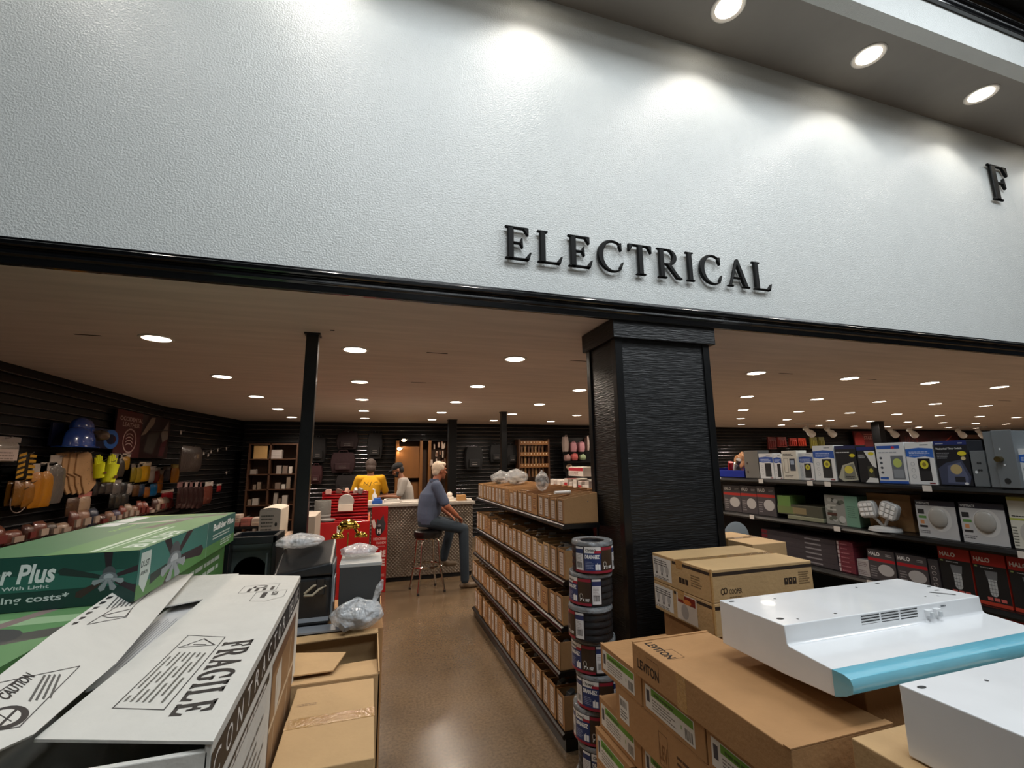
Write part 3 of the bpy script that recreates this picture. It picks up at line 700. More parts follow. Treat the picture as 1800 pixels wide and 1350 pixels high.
def goods(name, lab, cat, x0, x1, yt, tier, depth=.1, m=None, group=None, xf=3.03, yb=None):
    z = SZ[tier] if yb is None else yb
    y0, y1, h = place(x0, x1, yt, z, xf)
    if tier: h = min(h, SZ[tier-1]-.045-z)
    return carton(name, lab, cat, xf, xf+depth, y0+.002, y1-.002, z, z+h, m or C('d9d9d6'), group, bevel=.0015)
def timer_face(c, bg, band_, dev, dial, txt=None, icons=True, curve=True):
    f = cf(c, '-x'); w, h = c['_d'], c['_h']
    f.rect(0, 0, w, h, bg)
    if band_:
        f.poly([(0, h*.66), (w*.3, h*.63), (w*.7, h*.66), (w, h*.62), (w, h*.84), (w*.5, h*.87), (0, h*.84)], band_).lines(w*.12, h*.69, w*.76, h*.11, 3, 'c8d4ea', .4)
        f.lines(w*.55, h*.92, w*.36, h*.03, 1, '5a6068', .8)
    if txt: f.text(txt, w*.06, h*.78, h*.055, 'e8e8e8', w=w*.7)
    f.rect(w*.40, h*.08, w*.44, h*.53, dev).rect(w*.42, h*.10, w*.40, h*.22, '2a2a2c')
    if dial: f.ell(w*.62, h*.47, w*.15, h*.10, dial).ell(w*.62, h*.47, w*.07, h*.05, '8a7a30')
    if icons:
        for q in range(3): f.line(arc(w*.2, h*(.18+q*.15), w*.07, h*.045, 0, 360, 12), .0015, '8a8f96')
    f.rect(w*.72, h*.02, w*.2, h*.03, '7c1c22'); f.build('printed_front', c)
G = 'boxed timers and switches on the top right shelf'
c = goods('goods_box', 'narrow grey painted metal box at the far end of the top right shelf', 'box', 1312, 1337, 792, 0, .12, C('74716c', .5)); f = cf(c, '-x'); f.ell(.03, .05, .008, .01, '3a2a24').ell(.03, .12, .008, .01, '3a2a24'); f.build('knockouts', c)
c = goods('goods_box', 'small white and blue timer box beside the grey metal box', 'box', 1338, 1363, 797, 0, .09, group=G); timer_face(c, 'd6d6d6', '2f4f9c', '1b1b1e', None)
c = goods('goods_box', 'small white and blue timer box half hidden by the plain white switch box', 'box', 1364, 1378, 798, 0, .08, group=G); timer_face(c, 'd6d6d6', '2f4f9c', '1b1b1e', None)
c = goods('goods_box', 'cream box showing a white dimmer and a dark keypad', 'box', 1379, 1406, 792, 0, .1, C('d2cbbd'), G, 3.01); f = cf(c, '-x'); w, h = c['_d'], c['_h']; f.frame(w*.12, h*.25, w*.26, h*.48, .003, '5a544c').rect(w*.5, h*.3, w*.36, h*.42, '3a3f4a').rect(w*.56, h*.52, w*.24, h*.14, '9aa6b8').lines(w*.1, h*.82, w*.7, h*.1, 2).lines(w*.1, h*.08, w*.7, h*.1, 2); f.build('printed_front', c)
c = goods('goods_box', 'small white and blue box with a yellow dial right of the dimmer box', 'box', 1407, 1434, 796, 0, .09, group=G); timer_face(c, 'd6d6d6', '2f4f9c', '1b1b1e', 'c9c23a')
c = goods('goods_box', 'taller white box with deep blue band and yellow dial', 'box', 1435, 1473, 783, 0, .1, group=G); timer_face(c, 'dadad8', '2d57a8', '161618', 'c9c23a')
c = goods('goods_box', 'black box picturing an open pale timer with yellow dial', 'box', 1474, 1512, 783, 0, .1, C('121418'), G); f = cf(c, '-x'); w, h = c['_d'], c['_h']; f.rect(0, h*.9, w, h*.1, '1d2550').lines(w*.05, h*.8, w*.8, h*.05, 1, 'cfcfcf').ell(w*.82, h*.72, w*.13, h*.05, 'd6c62c').poly([(w*.05, h*.1), (w*.3, h*.45), (w*.85, h*.55), (w*.98, h*.05), (w*.3, h*.0)], 'a8a695').poly([(w*.32, h*.08), (w*.38, h*.42), (w*.82, h*.5), (w*.9, h*.08)], '77776c').ell(w*.58, h*.33, w*.2, h*.11, 'cfc04a').lines(w*.42, h*.08, w*.4, h*.1, 2, '1c1c1c'); f.build('printed_front', c)
c = goods('goods_box', 'black and white slanted design box with a small yellow dial', 'box', 1513, 1546, 785, 0, .1, C('14161a'), G); f = cf(c, '-x'); w, h = c['_d'], c['_h']; f.rect(0, h*.9, w, h*.1, '1d2a6a').poly([(w*.4, h*.88), (w, h*.88), (w, h*.4), (w*.8, h*.45)], 'd8d8d4').poly([(w*.3, 0), (w, 0), (w, h*.12), (w*.55, h*.14)], 'd8d8d4').ell(w*.78, h*.8, w*.16, h*.05, 'd6c62c').rect(w*.5, h*.15, w*.34, h*.3, '3a3b30').ell(w*.68, h*.33, w*.1, h*.06, 'b9b043').lines(w*.06, h*.68, w*.4, h*.12, 3, 'd8d8d8'); f.build('printed_front', c)
c = goods('goods_box', 'wide white box with a red mark picturing a grey timer with green dial', 'box', 1547, 1599, 778, 0, .12, C('d9dadb'), G); f = cf(c, '-x'); w, h = c['_d'], c['_h']; f.rect(w*.05, h*.85, w*.8, h*.08, '2d57a8').ell(w*.62, h*.88, w*.06, h*.03, 'c02c3c').lines(w*.1, h*.75, w*.8, h*.05, 1, '9aa0a8').rect(w*.5, h*.1, w*.42, h*.58, '6d7278').rect(w*.54, h*.14, w*.34, h*.2, '8c9298').ell(w*.71, h*.5, w*.15, h*.11, 'b8c46a').rect(0, 0, w, h*.06, '2d57a8').rect(w*.04, h*.09, w*.3, h*.06, '2d57a8')
for q in range(4): f.ell(w*.15, h*(.26+q*.12), w*.05, h*.03, '4a5058')
f.build('printed_front', c)
c = goods('goods_box', 'white box with bright blue band, black timer and yellow dial', 'box', 1600, 1650, 777, 0, .12, group=G); timer_face(c, 'dcdcdb', '2d62b8', '151517', 'd0c83c')
c = goods('goods_box', 'navy and black mechanical timer box with a tan dial', 'box', 1651, 1712, 774, 0, .13, C('12141c'), G); f = cf(c, '-x'); w, h = c['_d'], c['_h']; f.rect(0, h*.9, w, h*.1, '1f2b66').lines(w*.06, h*.93, w*.3, h*.03, 1, 'd0d0d8').lines(w*.75, h*.93, w*.15, h*.04, 1, 'd0d0d8').text('Mechanical Timer Switch', w*.06, h*.80, h*.045, 'dcdcdc', w=w*.78).ell(w*.82, h*.71, w*.13, h*.05, 'd6c62c').ell(w*.84, h*.6, w*.07, h*.04, 'cdbb8c').lines(w*.06, h*.6, w*.4, h*.15, 4, '8a8c92')
f.poly([(w*.08, h*.02), (w*.05, h*.38), (w*.3, h*.5), (w*.78, h*.58), (w*.98, h*.2), (w*.9, h*.02)], '3c4258').poly([(w*.28, h*.06), (w*.34, h*.44), (w*.74, h*.52), (w*.9, h*.18), (w*.86, h*.04)], '565d78').ell(w*.58, h*.36, w*.17, h*.11, 'b09c6c').rect(w*.5, h*.08, w*.3, h*.12, '20222a').ell(w*.82, h*.05, w*.06, h*.03, 'd8d8d8'); f.build('printed_front', c)
M_gry = mat('grey_enclosure_paint', '6c7174', .4)
c = goods('metal_panel', 'smaller grey metal panel box with round knockouts', 'electrical box', 1713, 1741, 792, 0, .1, M_gry); f = cf(c, '-x'); w, h = c['_d'], c['_h']
for q in range(2):
    for r in range(2): f.ell(w*(.45+.16*q), h*(.45+.2*r), .005, .006, '24282b')
f.ell(w*.25, h*.4, .006, .008, 'd8dde0').build('knockouts', c)
c = goods('metal_panel', 'tall grey metal switch enclosure with a latch at the shelf end', 'electrical box', 1742, 1795, 757, 0, .14, M_gry, xf=3.0); w, h = c['_d'], c['_h']
MB().box(-.075, -.07, -w/2-.004, w/2-.035, -.0, h+.004, M_gry).build('door', c, bevel=.002); DR = c.children[-1] if c.children[-1].name.startswith('door') else [q for q in c.children if q.name.startswith('door')][0]
MB().lathe([(.002, 0), (.014, 0), (.014, .03), (.006, .034), (.002, .034)], (-.10, -.0, h*.5), C('8a7a50', .25, .9), 16, 'X').build('latch', DR, smooth=True)
f = Face((-.0758, w/2, 0), (0, -1, 0), (0, 0, 1)); f.ell(w*.62, h*.12, .012, .014, '1c1e20').ell(w*.55, h*.68, .004, .005, 'e0e4e6').ell(w*.62, h*.4, .004, .005, 'e0e4e6'); f.build('knockouts', c)
c = goods('goods_box', 'white and blue box cut off at the right edge of the top shelf', 'box', 1797, 1850, 788, 0, .1, group=G); timer_face(c, 'd9d9d8', '2d62b8', '151517', 'd0c83c')
# blue tray of odds and ends
y0, y1, h = place(1262, 1311, 822, SZ[0]); t = T('plastic_tray', 'blue open plastic tray of loose parts next to the pillar', 'tray', (3.1, (y0+y1)/2, SZ[0]))
d = (y1-y0)/2-.004; m = C('1c2f92', .35); MB().box(-.07, .1, -d, d, 0, .006, m).box(-.07, -.064, -d, d, 0, .06, m).box(.094, .1, -d, d, 0, .09, m).box(-.07, .1, -d, -d+.005, 0, .08, m).box(-.07, .1, d-.005, d, 0, .08, m).build('tray', t, bevel=.002)
for k, (dy, dz, col, cl) in enumerate([(.05, .07, 'a81c22', 'red'), (-.02, .06, 'cfc8bf', 'white'), (-.05, .09, '6a5f50', 'olive')]):
    o = T('loose_fitting', '%s cylindrical fitting sticking out of the blue tray' % cl, 'fitting', (3.1, (y0+y1)/2+dy, SZ[0]+.01)); MB().tube([(0, 0, 0), (-.02, .01*k, dz), (-.03, -.02, dz+.05)], [.018, .02, .022], C(col, .4), 12).build('tube_body', o, smooth=True)
bagpile('fittings_bag', 'shiny orange-brown wrapped bundle sticking up from the blue tray', 'bag', (3.2, (y0+y1)/2+.02, SZ[0]+.03), .08, film('amber_film', 'd9a070', .15, .6), 17, C('c9793a', .4), (1, 1, 1.1))
# second shelf
G2 = 'boxes on the second right shelf'
def halo(c, band_='a82a22', disc='b8b2ae', tall=False, top='3c3a3c'):
    f = cf(c, '-x'); w, h = c['_d'], c['_h']
    f.rect(0, 0, w, h, '4a4446').rect(0, h*.62, w, h*.10, band_).text('HALO', w*.05, h*.8, h*.13, 'e2dedb', w=w*.42, bold=.04).lines(w*.68, h*.82, w*.26, h*.1, 2, 'a8a2a0').lines(w*.06, h*.1, w*.26, h*.4, 5, '8f8888').ell(w*.64, h*.36, w*.29, h*.19, disc); f.build('printed_front', c)
for k, (a, b_) in enumerate([(1270, 1300), (1300, 1328), (1328, 1360)]):
    c = goods('light_fixture_box', 'dark grey HALO downlight box on the second right shelf, %s from the pillar' % ['first', 'second', 'third'][k], 'box', a, b_, 853+k, 1, .14, C('3a3638'), 'HALO downlight boxes on the second right shelf'); halo(c)
c = goods('flat_package', 'bright green flat package lying on the low stack', 'package', 1363, 1386, 871, 1, .15, C('6b8a4a', .3), yb=1.275)
c = goods('flat_package', 'low stack of olive light fixture trays', 'package', 1362, 1440, 888, 1, .2, C('4c4a3c'), yb=1.235)
f = cf(c, '-x'); w, h = c['_d'], c['_h']; f.rect(0, h*.1, w*.4, h*.7, '6d7a48').rect(w*.36, h*.15, w*.3, h*.6, '8a7a58'); f.build('printed_edge', c)
y0, y1, _ = place(1380, 1442, 897, SZ[1]); c = carton('flat_package', 'wrapped flat fixture at the bottom of the low stack', 'package', 3.02, 3.24, y0, y1, SZ[1], SZ[1]+.028, C('8a8a72', .3)) 
c = goods('light_fixture_box', 'green and grey camouflage patterned box in the middle of the second right shelf', 'box', 1445, 1503, 871, 1, .16, C('4e6a5a')); f = cf(c, '-x'); w, h = c['_d'], c['_h']; f.rect(0, 0, w*.62, h, '8a8a84'); rr = random.Random(4)
for q in range(16): f.ell(w*rr.uniform(.05, .55), h*rr.uniform(.1, .9), w*.08, h*.07, rr.choice(['3c403a', '565a50', 'a8a8a2']), 8)
f.rect(w*.08, h*.48, w*.26, h*.05, 'b8b8b0').rect(w*.08, h*.62, w*.26, h*.05, 'b8b8b0').rect(w*.05, h*.3, w*.3, h*.1, '4a2a20').ell(w*.5, h*.2, w*.1, h*.12, 'b4b4b0').rect(w*.62, 0, w*.38, h, '6d9480').lines(w*.68, h*.3, w*.26, h*.4, 6, '4a6a5a'); f.build('printed_front', c)
c = goods('cardboard_carton', 'brown carton behind the twin-headed emergency light', 'box', 1519, 1596, 868, 1, .1, M_card, xf=3.12)
p = at(1556, 928, X=3.05); t = T('emergency_light', 'white twin-headed emergency light standing before the brown carton', 'light', (3.05, p.y, SZ[1]))
m = C('b9b7b4', .3); MB().lathe([(.002, 0), (.085, 0), (.08, .016), (.05, .026), (.002, .028)], (0, 0, 0), m, 28).build('base', t, smooth=True)
for s, px_, py_, tl in ((-1, 1526, 895, -.15), (1, 1563, 898, .35)):
    q = at(px_, py_, X=3.02); R_ = Matrix.Rotation(tl, 3, 'X'); b = MB(); cc = Vector((q.x-3.05, q.y-p.y, q.z-SZ[1]))
    sh = [(cos(radians(a))*.035+(.03 if cos(radians(a)) > 0 else -.03), sin(radians(a))*.035+(.03 if sin(radians(a)) > 0 else -.03)) for a in range(5, 360, 20)]; sh = [(u*.8, v*.8) for u, v in sh]
    b.loft([[cc+R_ @ Vector((x, u*k, v*k)) for u, v in sh] for x, k in ((.02, .7), (.015, 1), (-.012, 1), (-.016, .93))], m); LH = b.build('lamp_head', t, smooth=True)
    g = MB()
    for i in range(3):
        for j in range(3): g.cbox(cc+R_ @ Vector((-.018, (i-1)*.028, (j-1)*.028)), (.006, .019, .019), C('f2f0ec', .1), R_)
    g.build('led_array', LH); MB().tube([(0, 0, .02), (cc.x+.01, cc.y*.6, cc.z*.6), cc], .009, m, 8).build('arm', t, smooth=True)
for k, (a, b_, yt) in enumerate([(1602, 1672, 880), (1677, 1757, 884)]):
    c = goods('light_fixture_box', 'white WESTGATE box showing a round recessed light, %s' % ['beside the emergency light', 'the nearer of the pair'][k], 'box', a, b_, yt, 1, .13, C('1d1d22'), 'WESTGATE downlight boxes'); f = cf(c, '-x'); w, h = c['_d'], c['_h']
    f.rect(0, 0, w, h*.86, 'b9b8b8').rect(0, h*.86, w, h*.14, '23222e').text('WESTGATE', w*.03, h*.89, h*.06, 'd6d6d6', w=w*.34).rect(w*.04, h*.62, w*.17, h*.13, '2b2a2c').rect(w*.05, h*.5, w*.2, h*.07, '5c8a4a').rect(w*.08, h*.35, w*.1, h*.1, 'c98a5a').rect(w*.05, h*.25, w*.2, h*.06, '2b2a2c').lines(w*.04, h*.1, w*.3, h*.1, 2, '55555a').ell(w*.58, h*.52, w*.3, h*.34, 'cfcdca').ell(w*.5, h*.54, w*.2, h*.25, '8f8b84'); f.build('printed_front', c)
    MB().ball((-.068, -.01, h*.54), (.012, .045, .055), C('a39f98', .25), 18, 8).build('lens', c, smooth=True, label='bulging lens under the clear window')
c = goods('light_fixture_box', 'white and lime box with a round light at the right edge', 'box', 1762, 1850, 874, 1, .13, C('cfccbf')); f = cf(c, '-x'); w, h = c['_d'], c['_h']; f.rect(0, h*.93, w, h*.07, 'a8a050').rect(0, h*.55, w, h*.04, 'a9b24c').lines(w*.05, h*.62, w*.8, h*.04, 1).ell(w*.5, h*.3, w*.33, h*.26, 'b5b3ad').ell(w*.5, h*.3, w*.22, h*.18, '8c8a84').lines(w*.02, h*.05, w*.12, h*.4, 7, '6a6a60'); f.build('printed_front', c)
# third shelf
for k in range(6):
    z = SZ[2]+k*.032; y0, y1, _ = place(1330, 1455, 940, z)
    c = carton('flat_fixture_box', 'flat dark red and grey box, %s up in the far stack on the third shelf' % ORDL[k], 'box', 3.03, 3.3, y0, y1, z, z+.031, C('40383c'), 'flat boxes stacked on the third right shelf', bevel=.001)
    f = cf(c, '-x'); w, h = c['_d'], c['_h']; f.rect(0, h*.1, w*.09, h*.8, '7a1f2a').rect(w*.62, h*.35, w*.2, h*.3, '8f8a8c'); f.build('printed_edge', c)
for k in range(7):
    z = SZ[2]+k*.028; y0, y1, _ = place(1457, 1484, 940, z)
    c = carton('flat_fixture_box', 'small dark red fixture box, %s up in the near stack on the third shelf' % ORDL[k], 'box', 3.03, 3.2, y0, y1, z, z+.027, C('6d2733'), 'small red boxes stacked on the third right shelf', bevel=.001)
    f = cf(c, '-x'); w, h = c['_d'], c['_h']; f.rect(0, h*.1, w*.12, h*.8, 'b8a8a8').lines(w*.2, h*.25, w*.55, h*.5, 1, 'a86a70'); f.build('printed_edge', c)
for k in range(2):
    z = SZ[2]+k*.05; y0, y1, _ = place(1486, 1506, 940, z)
    c = carton('goods_box', 'small white package, %s, between the red stack and the HALO boxes' % ['lower', 'upper'][k], 'box', 3.04, 3.14, y0, y1, z, z+.049, C('b5adab'), bevel=.001); f = cf(c, '-x'); f.lines(.005, .01, c['_d']-.01, .03, 3, '7a6a6a'); f.build('printed_front', c)
for k, (a, b_, yt) in enumerate([(1507, 1553, 965), (1555, 1607, 973)]):
    c = goods('light_fixture_box', 'grey and red HALO downlight box on the third shelf, %s' % ['the farther of the two', 'the nearer of the two'][k], 'box', a, b_, yt, 2, .14, C('3a3638'), 'HALO downlight boxes on the third right shelf'); halo(c, 'b0202a', 'b9b4b2')
c = goods('light_fixture_box', 'narrow dark box with a column of round icons', 'box', 1608, 1626, 980, 2, .14, C('403c3e')); f = cf(c, '-x'); w, h = c['_d'], c['_h']
for q in range(4): f.line(arc(w*.5, h*(.25+q*.17), w*.2, h*.05, 0, 360, 12), .003, 'a8a09c')
f.build('printed_front', c)
def halored(c):
    f = cf(c, '-x'); w, h = c['_d'], c['_h']
    f.rect(0, 0, w, h, '17181b').rect(0, h*.76, w, h*.24, 'a8221f').text('HALO', w*.05, h*.82, h*.09, 'e6e0dd', w=w*.5, bold=.04).lines(w*.22, h*.71, w*.5, h*.03, 1, 'b0b0b0').rect(w*.05, h*.71, w*.08, h*.03, '8a9a5a').rect(0, 0, w, h*.07, 'b03a28')
    f.poly([(w*.34, h*.66), (w*.72, h*.66), (w*.68, h*.5), (w*.38, h*.5)], '6d6e70').poly([(w*.40, h*.5), (w*.66, h*.5), (w*.65, h*.25)]+arc(w*.53, h*.25, w*.12, h*.07, 0, -180, 8)+[(w*.41, h*.25)], 'b4b6b6')
    for q in range(4): f.rect(w*.40, h*(.25+q*.07), w*.26, h*.008, '55585a')
    f.rect(w*.48, h*.2, w*.01, h*.3, '55585a').rect(w*.57, h*.2, w*.01, h*.3, '55585a')
    for q in range(3): f.rect(w*(.3+.2*q), h*.1, w*.16, h*.06, 'c9605a')
    f.build('printed_front', c)
for k, (a, b_, yt) in enumerate([(1628, 1682, 956), (1684, 1741, 963), (1743, 1810, 974)]):
    c = goods('light_fixture_box', 'tall black and red HALO jelly jar light box, %s' % ['left of the three', 'middle of the three', 'right of the three'][k], 'box', a, b_, yt, 2, .16, C('a8301f'), 'red HALO lantern light boxes'); halored(c)
for k, (a, b_, yt) in enumerate([(1700, 1755, 1077), (1757, 1840, 1090)]):
    c = goods('light_fixture_box', 'red HALO box on the fourth right shelf, %s' % ['mostly hidden by the hood', 'showing beyond the end of the hood'][k], 'box', a, b_, yt, 3, .16, C('a8301f')); halored(c)
# ================= left-hand pile of cartons =================
def sheet(b, P, th, m):
    "thin board through four points"
    P = [Vector(p) for p in P]; n = (P[1]-P[0]).cross(P[3]-P[0]).normalized()
    if n.z < 0: P.reverse(); n = -n
    b.hexa([p-n*th for p in P], P, m); return b
GR1, GR2, GR3 = '1f4a40', '4f7f45', '7fa56a'
def fan_art(f, cx, cy, s, asp=1, ang=0):
    for a, L_, col in [(20, 1.5, '2c2026'), (95, 1.3, '241c22'), (165, 1.6, '20302c'), (215, 1.1, '3a2a26'), (330, 1.4, '2c2026')]:
        a = radians(a+ang); d = (cos(a), sin(a)*asp); n = (-sin(a)*.16, cos(a)*.16*asp)
        f.poly([(cx+s*(d[0]*.3-n[0]*.5), cy+s*(d[1]*.3-n[1]*.5)), (cx+s*(d[0]*L_-n[0]), cy+s*(d[1]*L_-n[1])), (cx+s*(d[0]*(L_+.12)), cy+s*(d[1]*(L_+.12))), (cx+s*(d[0]*L_+n[0]), cy+s*(d[1]*L_+n[1])), (cx+s*(d[0]*.3+n[0]*.5), cy+s*(d[1]*.3+n[1]*.5))], col)
    f.ell(cx, cy+s*.2*asp, s*.22, s*.30*asp, '4c4f52').ell(cx, cy, s*.30, s*.24*asp, '6d7478').ell(cx, cy+s*.04*asp, s*.16, s*.14*asp, 'a7adb0')
    for q in range(4):
        a = radians(200+47*q); x, y = cx+s*.42*cos(a), cy+s*.42*sin(a)*asp
        f.poly([(cx-.02*s, cy), (cx+.02*s, cy), (x+.14*s*cos(a+1), y+.14*s*asp*sin(a+1)), (x+.14*s*cos(a), y+.18*s*asp*sin(a)), (x+.14*s*cos(a-1), y+.14*s*asp*sin(a-1))], '8d9496')
c = carton('ceiling_fan_box', 'green Builder Plus ceiling fan box on top of its twin, left edge', 'box', -1.10, -.66, 1.66, 2.78, 1.262, 1.405, C(GR1, .35), 'green Builder Plus boxes', rz=radians(1.5))
w, d, h = c['_w'], c['_d'], c['_h']
f = cf(c, '-y'); f.rect(0, h*.35, w, h*.3, '2a6154').rect(0, 0, w, h*.34, '173a33').text('Builder Plus', w*.0, h*.50, h*.36, 'd7dcd8', w=w*.56, bold=.03, slant=.1).text('Ceiling Fan With Light', w*.06, h*.375, h*.09, 'c8d0cc', w=w*.48).text('on cooling costs*', w*.05, h*.12, h*.17, 'c8d0cc', w=w*.6, bold=.02)
f.clip = (0, 0, w, h); fan_art(f, w*.845, h*.5, h*.50, .9); f.build('printed_front', c)
f = cf(c, '+x'); f.rect(0, 0, d*.58, h, '357066').rect(d*.58, 0, d*.42, h, '2e635c').rect(0, 0, d, h*.3, GR2)
f.clip = (d*.085, 0, d*.57, h); fan_art(f, d*.26, h*.42, h*1.5, .6, 25); f.clip = None; f.poly([(d*.012, h*.92), (d*.075, h*.92), (d*.078, h*.45), (d*.05, h*.08), (d*.015, h*.3)], 'b9c4bc').text('DUST', d*.017, h*.62, h*.13, '22332e', w=d*.052).text('ARMOR', d*.019, h*.46, h*.08, '22332e', w=d*.045)
f.rect(d*.585, 0, .003, h, '9fb8ae').text('Builder Plus', d*.66, h*.68, h*.2, 'e4e8e4', w=d*.31, bold=.03).lines(d*.66, h*.42, d*.3, h*.18, 2, 'b8c8be').lines(d*.78, h*.12, d*.17, h*.22, 3, 'b8c8be'); f.build('printed_side', c)
f = cf(c, 'top'); f.rect(0, 0, w, d, '4d7a52'); f.rect(w*.48, 0, w*.5, d, '5b8a50').rect(w*.70, d*.02, w*.035, d*.5, 'c8d6c0').rect(w*.76, d*.02, w*.02, d*.5, 'b8ccb0').text('BUILDER', w*.97, d*.06, w*.13, 'd4dccf', w=d*.34, bold=.02, rot=90)
f.text('cooling', w*.40, d*.45, w*.09, '7fae5e', w=d*.2, rot=90); f.rect(w*.05, d*.62, w*.16, d*.12, 'dcdedb').rect(w*.05, d*.76, w*.16, d*.18, 'dcdedb')
f.poly([(w*.62, d*.5), (w*.72, d*.75), (w*.66, d*.78), (w*.5, d*.5)], '5a5348').poly([(w*.66, d*.8), (w*.95, d*.9), (w*.95, d*.98), (w*.6, d*.84)], '5a5348').poly([(w*.60, d*.76), (w*.25, d*.7), (w*.27, d*.66), (w*.62, d*.72)], 'b9b4a8').ell(w*.62, d*.78, w*.1, d*.05, '7d7f78').rect(w*.1, d*.96, w*.5, d*.03, '9fb85a')
f.build('printed_top', c)
c = carton('ceiling_fan_box', 'lower green ceiling fan box showing its fan picture, under the Builder Plus box', 'box', -1.14, -.70, .98, 2.80, .96, 1.260, C(GR1, .35), 'green Builder Plus boxes', rz=radians(1.0))
w, d, h = c['_w'], c['_d'], c['_h']; f = cf(c, 'top'); f.rect(0, 0, w, d*.42, '648f5c'); f.rect(0, d*.30, w, d*.035, '9ab88c').rect(w*.02, d*.24, w*.28, d*.05, 'c9ccc8')
f.poly([(w*.55, d*.30), (w*.70, d*.42), (w*.78, d*.42), (w*.62, d*.28)], '8d7a74').poly([(w*.3, d*.22), (w, d*.28), (w, d*.24), (w*.4, d*.17)], '59564f').ell(w*.6, d*.24, w*.22, d*.05, '4c4a48').poly([(w*.40, d*.16), (w*.52, d*.06), (w*.75, d*.04), (w*.82, d*.12), (w*.66, d*.2)], '7c4632'); f.build('printed_top', c)
f = cf(c, '+x'); f.rect(0, 0, d, h, '2f6048').rect(0, h*.45, d, h*.55, GR2).lines(d*.6, h*.5, d*.36, h*.4, 3, 'b8c8be'); f.build('printed_side', c)
carton('floor_carton', 'plain carton on the floor under the green fan boxes', 'box', -1.16, -.72, 1.0, 2.8, 0, .958)
# white FRAGILE carton
M_wcard = mat('white_cardboard', 'cfccc4', .6, var=.03, vscale=14, bump=.15, bscale=40)
t = T('light_fixture_carton', 'big white CONTRACTOR DELUXE carton with FRAGILE lid in the left foreground', 'box', (-.44, 1.55, .60))
def q3(p): return Vector(p)-Vector((-.44, 1.55, .60))
b = MB(); x0, x1, y0, y1 = -.20, .20, -.595, .56; H = .575; e = .006
y1 = .60; xr = .179; b.box(x0, x1, y0, y0+.012, 0, H+.008, M_wcard).box(x0, xr, y1-e, y1, 0, H, M_wcard).box(x0, x0+e, y0, y1, 0, H, M_wcard).hexa([(x1-e, y0, 0), (x1+.005, y0, 0), (xr, y1, 0), (xr-e, y1, 0)], [(x1-e, y0, .594), (x1+.005, y0, .594), (xr, y1, .594), (xr-e, y1, .594)], M_wcard).box(x0, x1, y0, y1, 0, e, M_wcard)
b.build('carton_body', t, bevel=.002)
b = MB(); lid = [at(60, 1299, Z=1.2), at(375, 1303, Z=1.2), at(528, 1012, Z=1.2), at(350, 1012, Z=1.2)]
P_ = [q3(p) for p in lid]
LO = [q3(at(x, y, Z=1.2)) for x, y in [(60, 1299), (375, 1303), (528, 1012), (402, 1010), (354, 1056), (222, 1167)]]
n = len(LO); b.add(LO+[p-Vector((0, 0, .005)) for p in LO], [tuple(range(n)), tuple(range(2*n-1, n-1, -1))]+[(i, n+i, n+(i+1) % n, (i+1) % n) for i in range(n)], M_wcard)
b.build('lid_flap', t, label='flat lid flap printed FRAGILE')
U = (P_[2]-P_[1]).normalized(); N_ = Vector((0, 0, 1)); V = N_.cross(U)
f = Face(P_[1], U, V); Lf = (P_[2]-P_[1]).length
# u: along the box away from the camera, v: towards the left
f.k = 6
f.serif('FRAGILE', .33, .062, .05, '17171a', w=-.0001+.30, gap=.12) if False else None
def lf(x, y): v = q3(at(x, y, Z=1.2))-P_[1]; return (v.dot(U), v.dot(V))
ua, va = lf(445, 1124); ue, _ = lf(360, 1251); vb = lf(402, 1121)[1]; K = (ua-ue)/(sum(SERIF[ch][0] for ch in 'FRAGILE')+.16*6); uu = ua
for ch in 'FRAGILE':
    for pl in SERIF[ch][1]:
        q = [(uu-p[0]*K, vb+(va-vb)*p[1]) for p in pl]; f.poly(q, '17171a'); f.line(q, .0042, '17171a', True); f.k = 6
    uu -= (SERIF[ch][0]+.16)*K
F4 = [lf(331, 1117), lf(396, 1120), lf(288, 1248), lf(198, 1245)]; f.line(F4, .0026, '222226', True)
def bl(a, b_): u0 = [F4[0][k]+(F4[1][k]-F4[0][k])*a for k in (0, 1)]; u1 = [F4[3][k]+(F4[2][k]-F4[3][k])*a for k in (0, 1)]; return tuple(u0[k]+(u1[k]-u0[k])*b_ for k in (0, 1))
T3 = [bl(.12, .20), bl(.92, .12), bl(.82, .04+.20), bl(.25, .24)]; f.line([bl(.08, .22), bl(.90, .15), bl(.5, .05)], .0034, '222226', True).line([bl(.38, .16), bl(.66, .15)], .0045, '222226').ell(*bl(.25, .17), .003, .003, '222226')
for q in range(7):
    for s_ in range(9): 
        if (q*5+s_*3) % 7: f.line([bl(.10+q*.125, .30+s_*.072), bl(.10+q*.125, .30+s_*.072+.052)], .0042, '55554f')
f.build('printed_lid', t); f = Face(P_[1], U, V); f.frame(.98, .06, .10, .12, .0016, '222226').line([(.88, .02), (.97, .02), (.97, .12), (.86, .12), (.84, .07), (.88, .02)], .0016, '222226').ell(1.05, .12, .02, .025, '222226').ell(1.05, .12, .012, .016, 'd0cdc6').lines(.99, .07, .05, .1, 4)
f.text('ARCSF', .91, .045, .02, '2a2a2c', w=.05).lines(.89, .08, .07, .02, 1, '2a2a2c', .8, 0)
f.build('address_print', t)
